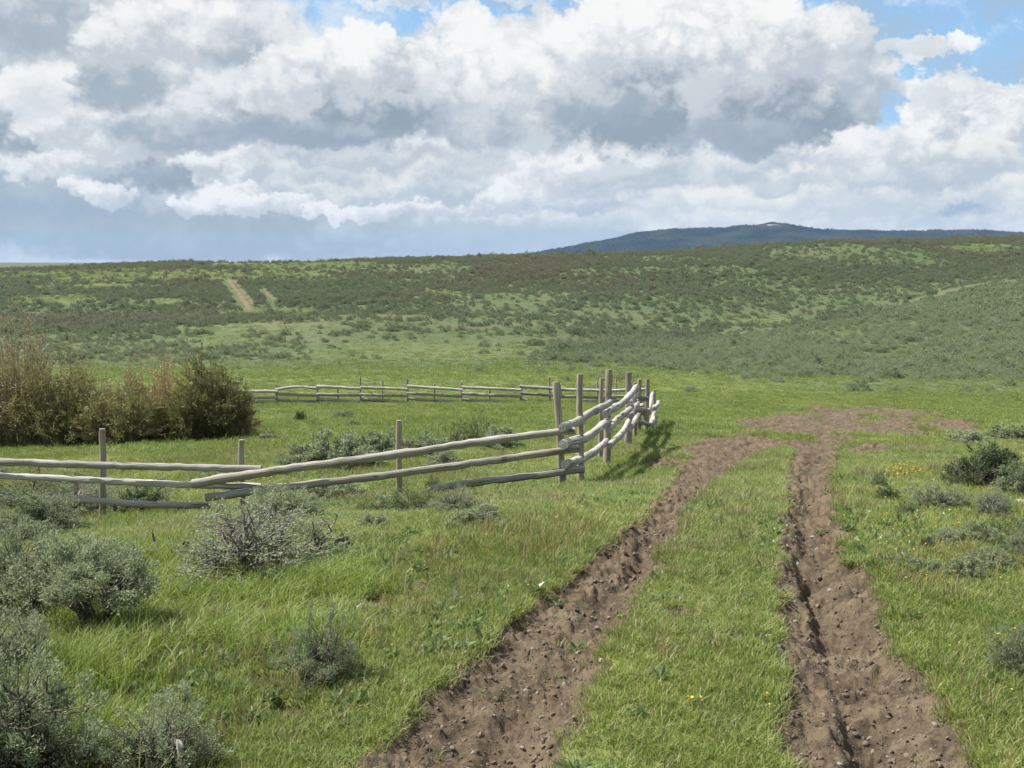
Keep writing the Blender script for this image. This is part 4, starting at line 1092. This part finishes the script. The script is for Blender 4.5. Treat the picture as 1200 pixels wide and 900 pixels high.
def build_willows():
    def lm(nm, lo, hi, zr):
        m, g, out = material(nm); geo = g.new('ShaderNodeNewGeometry')
        c = g.mix(geo.outputs['Random Per Island'], lo, hi)
        leafy(g, out, c, 0.3, 0.55, 0.2); return m
    stem = mat_bark('willow_stems', (0.145, 0.122, 0.082), (0.29, 0.25, 0.165), 14)
    stemr = mat_bark('reddish_willow_stems', (0.18, 0.125, 0.080), (0.35, 0.26, 0.17), 14)
    olive = lm('olive_willow_leaves', (0.170, 0.185, 0.065), (0.290, 0.265, 0.110), 0)
    tanl = lm('tan_willow_leaves', (0.27, 0.24, 0.125), (0.36, 0.31, 0.17), 0)
    dkol = lm('dark_willow_leaves', (0.095, 0.110, 0.040), (0.185, 0.180, 0.065), 0)
    yell = lm('yellow_willow_leaves', (0.17, 0.175, 0.045), (0.28, 0.25, 0.07), 0)
    orng = lm('orange_willow_leaves', (0.34, 0.23, 0.12), (0.36, 0.28, 0.15), 0)
    W = [  # px, py, width px, height px, stems, leaves per twig, leaf mat, stem mat, label, dy
     (-75, 524, 150, 150, 110, 9, olive, stem, 'tall olive willow cut off by the left edge of the picture', 0),
     (22, 523, 120, 140, 140, 9, tanl, stem, 'tallest golden-tan willow of the thicket, near its left end', 0),
     (70, 523, 100, 118, 110, 10, olive, stem, 'olive willow leaning against the tallest golden-tan one', -0.5),
     (112, 522, 90, 88, 90, 7, tanl, stem, 'tan willow with bare upright twigs left of the thicket middle', 0.8),
     (143, 521, 95, 66, 110, 9, olive, stem, 'lower drooping grey-green willow in front of the tan ones', -1.2),
     (182, 517, 74, 102, 80, 5, orng, stemr, 'rusty-orange bare-twigged willow near the right of the thicket', 1.4),
     (178, 520, 46, 52, 50, 10, yell, stem, 'short yellow-olive willow at the foot of the rusty one', -0.4),
     (248, 517, 92, 90, 170, 15, dkol, stem, 'rounded dark olive willow standing apart at the right end', 0),
     (236, 515, 70, 92, 60, 8, yell, stem, 'yellow-topped willow rising behind the dark rounded one', 1.0),
     (284, 519, 40, 56, 34, 3, tanl, stemr, 'thin leaning tan willow shoots at the far right of the thicket', 0.6),
    ]
    for i, (px, py, wp, hp, ns, ln, lmt, smt, lab, dy) in enumerate(W):
        p = pick(px, min(py, 524)); Y = 35.5 + dy
        sgn = p[0] / p[1]; x = sgn * Y; z = float(surface(np.array([x]), np.array([Y]))[0][0])
        h = hp * Y / F * 1.15; w = wp * Y / F
        s, f = willow(300 + i, int(ns * 0.9), h, w, ln * (1.0 if lmt is tanl else 1.3), 14, 0.25 if 'droop' in lab else 0.0)
        o = tag(empty('willow', (x, Y, z - 0.03)), lab, 'willow', 'willow thicket behind the left fence')
        link('stems', s.mesh('stems', True), smt, o); link('foliage', f.mesh('foliage'), lmt, o)

# ------------------------------------------------------------------ rail fences
def build_fences():
    grey = mat_log('grey_rail_wood', (0.17, 0.162, 0.145), (0.42, 0.405, 0.36), (0.23, 0.19, 0.14), 0.6)
    pale = mat_log('bleached_rail_wood', (0.23, 0.225, 0.205), (0.56, 0.545, 0.50), (0.26, 0.235, 0.19), 0.55)
    post = mat_log('post_wood', (0.17, 0.155, 0.13), (0.39, 0.35, 0.29), (0.25, 0.185, 0.125), 0.7)
    rng = np.random.default_rng(9)
    def log(parent, name, pts, r0, r1, mat, sides=10, sagm=0.014, label=None):
        r0 *= 0.95; r1 *= 0.95
        pts = np.array(pts, float)
        if len(pts) == 2:
            n = max(6, int(np.linalg.norm(pts[1] - pts[0]) / 0.15)); t = np.linspace(0, 1, n)[:, None]
            c = pts[0] * (1 - t) + pts[1] * t
        else:
            k = np.linspace(0, 1, len(pts)); n = 14; t1 = np.linspace(0, 1, n)
            c = np.stack([_pchip(k, pts[:, j], t1) for j in range(3)], 1); t = t1[:, None]
        ln = np.linalg.norm(pts[-1] - pts[0])
        wob = rng.normal(0, 1, (3, 3)) * sagm * min(ln, 5) * 0.35
        c = c + wob[0] * np.sin(pi * t) * 0.6 + wob[1] * np.sin(2 * pi * t) * 0.4 + wob[2] * np.sin(3 * pi * t) * 0.3 + rng.normal(0, 0.004, c.shape)
        o3 = c.mean(0)
        rad = np.linspace(r0, r1, len(c)) * (1 + rng.normal(0, 0.03, len(c)))
        for kk in rng.integers(1, len(c) - 1, 2): rad[kk] *= rng.uniform(1.05, 1.16)
        b = MB(); b.tube(c - o3, rad, sides, True, rng.uniform(0, 9), 0.055, rng)
        ob = link(name, b.mesh(name, True, True), mat, parent)
        ob.location = o3 - np.array(parent.location)
        if label: ob['label'] = label
        return ob
    def gz(p): return float(surface(np.array([p[0]]), np.array([p[1]]))[0][0])
    def pole(parent, bx, by, tx, ty, Y, r=0.065, mat=None):
        r *= 0.85
        a = P(bx, by, Y); c = P(tx, ty, Y); a[2] = min(gz(a), a[2]) - 0.25
        log(parent, 'post', [a, c], r * 1.1, r * 0.92, mat or post, 10, 0.012)
    # --- near fence
    org = pick(657, 560)
    fn = tag(empty('rail_fence', org), 'weathered log rail fence curving away beside the left wheel rut', 'fence')
    def rail(pts, r0, r1, m, f=fn, sides=10, **k):
        log(f, 'rail', [P(*p) for p in pts], r0, r1, m, sides, **k)
    # left panel
    rail([(-330, 536, 17.9), (-40, 541, 17.5)], 0.07, 0.06, grey); rail([(-330, 556, 17.9), (-40, 559, 17.5)], 0.06, 0.055, grey)
    rail([(-95, 538.5, 17.3), (306, 549.3, 16.95)], 0.070, 0.062, grey); rail([(-95, 554, 17.35), (306, 570.5, 17.0)], 0.060, 0.066, pale)
    rail([(-60, 578, 17.2), (246, 593, 17.0)], 0.058, 0.058, pale)
    # middle panel
    rail([(225, 567, 16.75), (674, 504, 17.45)], 0.085, 0.068, grey); rail([(241, 583.5, 16.8), (679, 525.5, 17.5)], 0.075, 0.066, grey); rail([(500, 573, 17.0), (684, 549.5, 17.45)], 0.060, 0.068, grey)
    rail([(262, 600, 16.9), (520, 580, 17.0)], 0.05, 0.055, grey)
    # curve
    rail([(659, 501, 17.15), (689, 487, 19.4), (714.5, 472, 22.0)], 0.088, 0.080, pale); rail([(660, 521, 17.2), (689, 512, 19.4), (713, 494, 22.0)], 0.086, 0.080, pale); rail([(661, 544.5, 17.25), (689, 533, 19.4), (711, 516.5, 22.0)], 0.080, 0.076, pale)
    rail([(709, 485, 21.6), (728, 473, 23.8), (745.5, 454, 26.6)], 0.088, 0.080, pale); rail([(713, 503.5, 21.6), (729, 488.5, 23.8), (740, 477, 26.5)], 0.080, 0.078, pale); rail([(714, 522, 21.6), (728, 507, 23.8), (738.5, 492, 26.5)], 0.076, 0.074, pale)
    rail([(738, 473, 25.9), (742, 464, 28.0), (747, 454, 30.2)], 0.082, 0.074, pale); rail([(739, 488, 25.9), (743, 479, 28.0), (747.5, 470, 30.2)], 0.082, 0.074, pale); rail([(738, 502, 25.9), (743, 494, 28.0), (748.5, 484, 30.2)], 0.080, 0.074, pale)
    rail([(745, 464, 29.6), (759, 468, 31.2)], 0.08, 0.07, grey); rail([(745, 479, 29.6), (760, 481.5, 31.2)], 0.08, 0.07, grey); rail([(746, 493, 29.6), (761, 498, 31.2)], 0.08, 0.07, grey)
    rail([(752, 474, 30.6), (758, 496, 31.0)], 0.07, 0.06, grey)
    rail([(760, 484, 31.0), (763, 472, 33.5), (765, 461, 36.0)], 0.078, 0.068, pale); rail([(762, 498, 31.0), (765, 488, 33.5), (768, 478, 36.0)], 0.078, 0.068, pale)
    rail([(767, 479, 31.4), (772, 471, 35.5)], 0.075, 0.07, pale); rail([(763, 497, 31.2), (769, 488.5, 33.0)], 0.08, 0.07, pale); rail([(765, 502, 31.2), (769, 495, 33.0)], 0.06, 0.055, pale)
    for (bx, by, tx, ty, Y, r) in ((119, 588, 119.5, 502.5, 17.75, 0.066), (284.5, 602, 283, 515, 17.25, 0.062), (-150, 585, -150, 500, 18.0, 0.066), (467.5, 588, 467.5, 492.5, 17.6, 0.066),
                                 (660, 563, 651.5, 447.5, 17.62, 0.082), (681, 545, 679.6, 438, 18.6, 0.075), (704, 505, 705, 443, 23.6, 0.068), (712, 518, 714, 433, 22.4, 0.090),
                                 (736, 505, 736.5, 436, 27.0, 0.105), (749, 500, 749.5, 444, 30.8, 0.085), (757, 499, 759, 444, 31.6, 0.085), (745, 500, 744, 448, 29.2, 0.07), (766, 488, 767, 457, 36.4, 0.07)):
        pole(fn, bx, by, tx, ty, Y, r)
    # --- far fence
    fo_ = pick(541, 474)
    ff = tag(empty('rail_fence', fo_), 'long low rail fence crossing the far side of the meadow', 'fence')
    Yf = 60.0
    def fr(pts, m=None, r=0.098): log(ff, 'rail', [P(a, b, Yf + d) for a, b, d in pts], r, r * 0.9, m or grey, 7)
    for (x0, x1, rows) in ((284, 326, ((458.5, 459), (465.5, 466.2), (471, 471))), (371, 423, ((453, 455.3), (462.3, 463), (467.5, 471))), (422, 478, ((453.6, 456.2), (462, 464), (467.5, 471.5))),
                           (477, 542, ((452.6, 457.2), (461, 464.6), (467, 471.6))), (541, 611, ((453.6, 457.3), (461, 464.6), (468, 472))), (609, 662, ((452.8, 456.2), (460.5, 464.5), (467.5, 473.2))), (654, 722, ((456.6, 458), (464.5, 466), (473, 468.6))), (716, 758, ((457.5, 456), (464.5, 465), (470, 470)))):
        for j, (ya, yb) in enumerate(rows):
            fr([(x0, ya, 0.12 * (j % 2)), (x1, yb, -0.12)], pale if (j == 0 or (j == 2 and 650 < x0 < 700)) else grey)
    fr([(323, 456.8, 0), (349, 453.2, 0), (373, 455.6, 0)], pale); fr([(323, 461.5, 0), (373, 463.2, 0)]); fr([(323, 468.6, 0), (373, 470.7, 0)])
    for (px, top, base, r) in ((324, 450.5, 472.5, 0.075), (348, 459, 471.5, 0.06), (371.5, 452, 472.5, 0.08), (396, 451, 472.5, 0.065), (421.8, 441, 472.5, 0.07), (448, 446, 473, 0.06), (477, 444, 473.5, 0.09), (509, 449.5, 475.5, 0.08), (541, 448, 475, 0.09),
                               (574, 454.5, 474.5, 0.07), (610, 451, 476, 0.09), (644, 442, 477, 0.085), (632, 467, 475, 0.06), (676, 450, 477, 0.07), (700, 446, 476, 0.07), (721, 444, 476, 0.065), (742, 446, 475, 0.075), (758, 452, 475, 0.07)):
        pole(ff, px, base, px + rng.normal(0, 0.6), top, Yf + 0.25, r)

# ------------------------------------------------------------------ small things
def build_small():
    pale = mat_bark('bleached_branch', (0.16, 0.15, 0.135), (0.38, 0.36, 0.32), 18); dk = mat_bark('dark_branch', (0.05, 0.043, 0.037), (0.14, 0.125, 0.11), 18)
    rng = np.random.default_rng(3)
    def branch(lines, label, mat, name='dead_branch', cat='branch', at=None):
        p = pick(*at); b = MB()
        for (pts, r0, r1) in lines:
            c = []
            for (a, bb, dy) in pts: c.append(P(a, bb, p[1] + dy) - p)
            c = np.array(c); k = np.linspace(0, 1, len(c)); t = np.linspace(0, 1, 10)
            c = np.stack([_pchip(k, c[:, j], t) for j in range(3)], 1) + rng.normal(0, 0.008, (10, 3))
            b.tube(c, np.linspace(r0, r1, 10), 7, True, 0, 0.06, rng)
        o = link(name, b.mesh(name, True), mat); o.location = p
        tag(o, label, cat)
    branch([([(86, 596, 0), (100, 600, -.1), (121, 606, -.2)], .05, .035), ([(112, 603, -.1), (124, 594, 0), (134, 585, .2)], .045, .02), ([(90, 598, 0), (92, 585, .1), (95, 574, .2)], .03, .012)], 'forked bleached grey branch lying under the sagebrush by the rails', pale, at=(105, 606))
    branch([([(166, 652, 0), (176, 648, 0), (188, 647, 0), (202, 654, 0)], .035, .02), ([(186, 648, 0), (182, 632, .1), (178, 622, .1)], .018, .006), ([(205, 652, 0), (214, 645, 0), (220, 635, 0)], .03, .02), ([(168, 652, 0), (167, 662, -.1)], .03, .02)], 'arched dark dead branch left of the half-dead sagebrush', dk, at=(190, 660))
    branch([([(192, 890, 0), (203, 872, -.05), (212, 874, -.1), (215, 905, -.1)], .014, .018), ([(203, 873, 0), (197, 866, .05)], .01, .004)], 'pale bent dead stem at the bottom edge before the sagebrush', pale, at=(210, 906))
    branch([([(1172, 587, 0), (1177, 592, 0), (1182, 597, 0)], .035, .03), ([(1174, 590, 0), (1176, 598, -.05)], .03, .015)], 'bleached broken stick beside the grey twiggy bush on the right', pale, at=(1178, 600))
    branch([([(1191, 591, 0), (1199, 590, 0), (1212, 593, .1)], .05, .045)], 'pale short log at the right edge by the bleached stick', pale, at=(1200, 595))
    branch([([(305, 513, 0), (318, 512, 0), (334, 514, .1), (350, 514.5, .2)], .14, .06), ([(308, 511, 0), (316, 508, .1)], .10, .06)], 'dark fallen log lying on the meadow behind the fence', dk, 'fallen_log', 'log', at=(320, 515))
    branch([([(502, 572, 0), (507, 578, 0), (513, 582, 0)], .03, .02)], 'short bleached stick against the small bush below the rail end', pale, at=(510, 584))
    # stones
    m, g, out = material('field_stone'); pos = g.new('ShaderNodeNewGeometry').outputs['Position']; n = g.noise(pos, 25, 4, 0.6).outputs[0]
    p = g.new('ShaderNodeBsdfPrincipled'); g.set(p.inputs['Base Color'], g.mix(n, (0.12, 0.105, 0.085), (0.28, 0.25, 0.215))); p.inputs['Roughness'].default_value = 0.85; g.l.new(p.outputs[0], out.inputs[0])
    mp, g, out = material('pale_stone'); p = g.new('ShaderNodeBsdfPrincipled'); pos = g.new('ShaderNodeNewGeometry').outputs['Position']
    g.set(p.inputs['Base Color'], g.mix(g.noise(pos, 6, 4, 0.6).outputs[0], (0.45, 0.44, 0.41), (0.75, 0.74, 0.70))); p.inputs['Roughness'].default_value = 0.8; g.l.new(p.outputs[0], out.inputs[0])
    import bmesh
    def stone(seed, mat, nm='stone'):
        bm = bmesh.new(); bmesh.ops.create_icosphere(bm, subdivisions=2, radius=1.0); r = np.random.default_rng(seed)
        ax = r.normal(size=(7, 3)); ax /= np.linalg.norm(ax, axis=1)[:, None]; lim = r.uniform(0.55, 0.9, 7)
        for v in bm.verts:
            c = np.array(v.co)
            for a, l in zip(ax, lim):
                d = c @ a
                if d > l: c = c - a * (d - l)
            v.co = c * np.array([1, 0.8, 0.62])
        me = bpy.data.meshes.new(nm); bm.to_mesh(me); bm.free(); me.materials.append(mat); return me
    ms = [stone(i, m) for i in range(5)]
    # loose stones and clods in the ruts: too many to count
    qx = []
    r2 = np.random.default_rng(41)
    while len(qx) < 3600:
        py = 520 + 380 * r2.uniform() ** 0.8; side = r2.uniform() < 0.55
        L, Rr = (LL, LR) if side else (RL, RR)
        l, rr = np.interp(py, RY, L), np.interp(py, RY, Rr); qx.append((l + (rr - l) * r2.uniform(0.03, 0.97), py))
    w = np.array([pick(a, b) for a, b in qx]); z = surface(w[:, 0], w[:, 1])[0]; n = len(w)
    s = 0.0065 * r2.lognormal(0, 0.75, n) * np.clip(w[:, 1] / 6, 1, 2); s = np.minimum(s, 0.020 * np.clip(w[:, 1] / 6, 1, 1.8))
    mc, g, out = material('soil_clod'); p = g.new('ShaderNodeBsdfPrincipled'); ti = g.attr('tint', 'INSTANCER').outputs['Fac']
    g.set(p.inputs['Base Color'], g.mix(ti, (0.065, 0.048, 0.033), (0.17, 0.13, 0.095))); p.inputs['Roughness'].default_value = 0.95; g.l.new(p.outputs[0], out.inputs[0])
    mcl = [stone(20 + i, mc, 'clod') for i in range(4)]
    o = scatter('gravel', np.stack([w[:, 0], w[:, 1], z], 1), r2.uniform(0, 6.28, (n, 3)), np.repeat(s[:, None], 3, 1), {'tint': r2.uniform(0, 1, n)}, mcl + mcl + mcl + ms[:1], 2)
    tag(o, 'small stones and dry clods of earth strewn along the ruts', 'stones', kind='stuff')
    for (px, py, wp, lab, mat) in ((1194, 325, 6, 'small bright white rock high on the slope at the right edge', mp), (700, 728, 8, 'pale stone lying in the left wheel rut', m), (612, 858, 8, 'greyish stone in the near part of the left rut', m), (922, 612, 4, 'small white stone on the floor of the right wheel rut', mp),
                              (88, 878, 13, 'white stone in the grass near the bottom left corner', mp), (60, 862, 18, 'flat buff stone beside the white one at bottom left', m), (345, 819, 6, 'little white stone in the grass by the thin sagebrush', mp), (1020, 892, 10, 'pale stone at the bottom of the right rut', m)):
        p = pick(px, py); r = wp * p[1] / F / 2
        o = link('stone', stone(int(px), mat), None); z = float(surface(p[:1], p[1:2])[0][0])
        o.location = (p[0], p[1], z + r * 0.35); o.scale = (r, r, r); o.rotation_euler = (0.2, 0.1, px); tag(o, lab, 'stone')

if not SKY_ONLY:
    build_ground()
    build_mountain()
    build_haze()
    build_fences()
    build_willows()
    build_shrubs()
    build_small()
    build_grass()
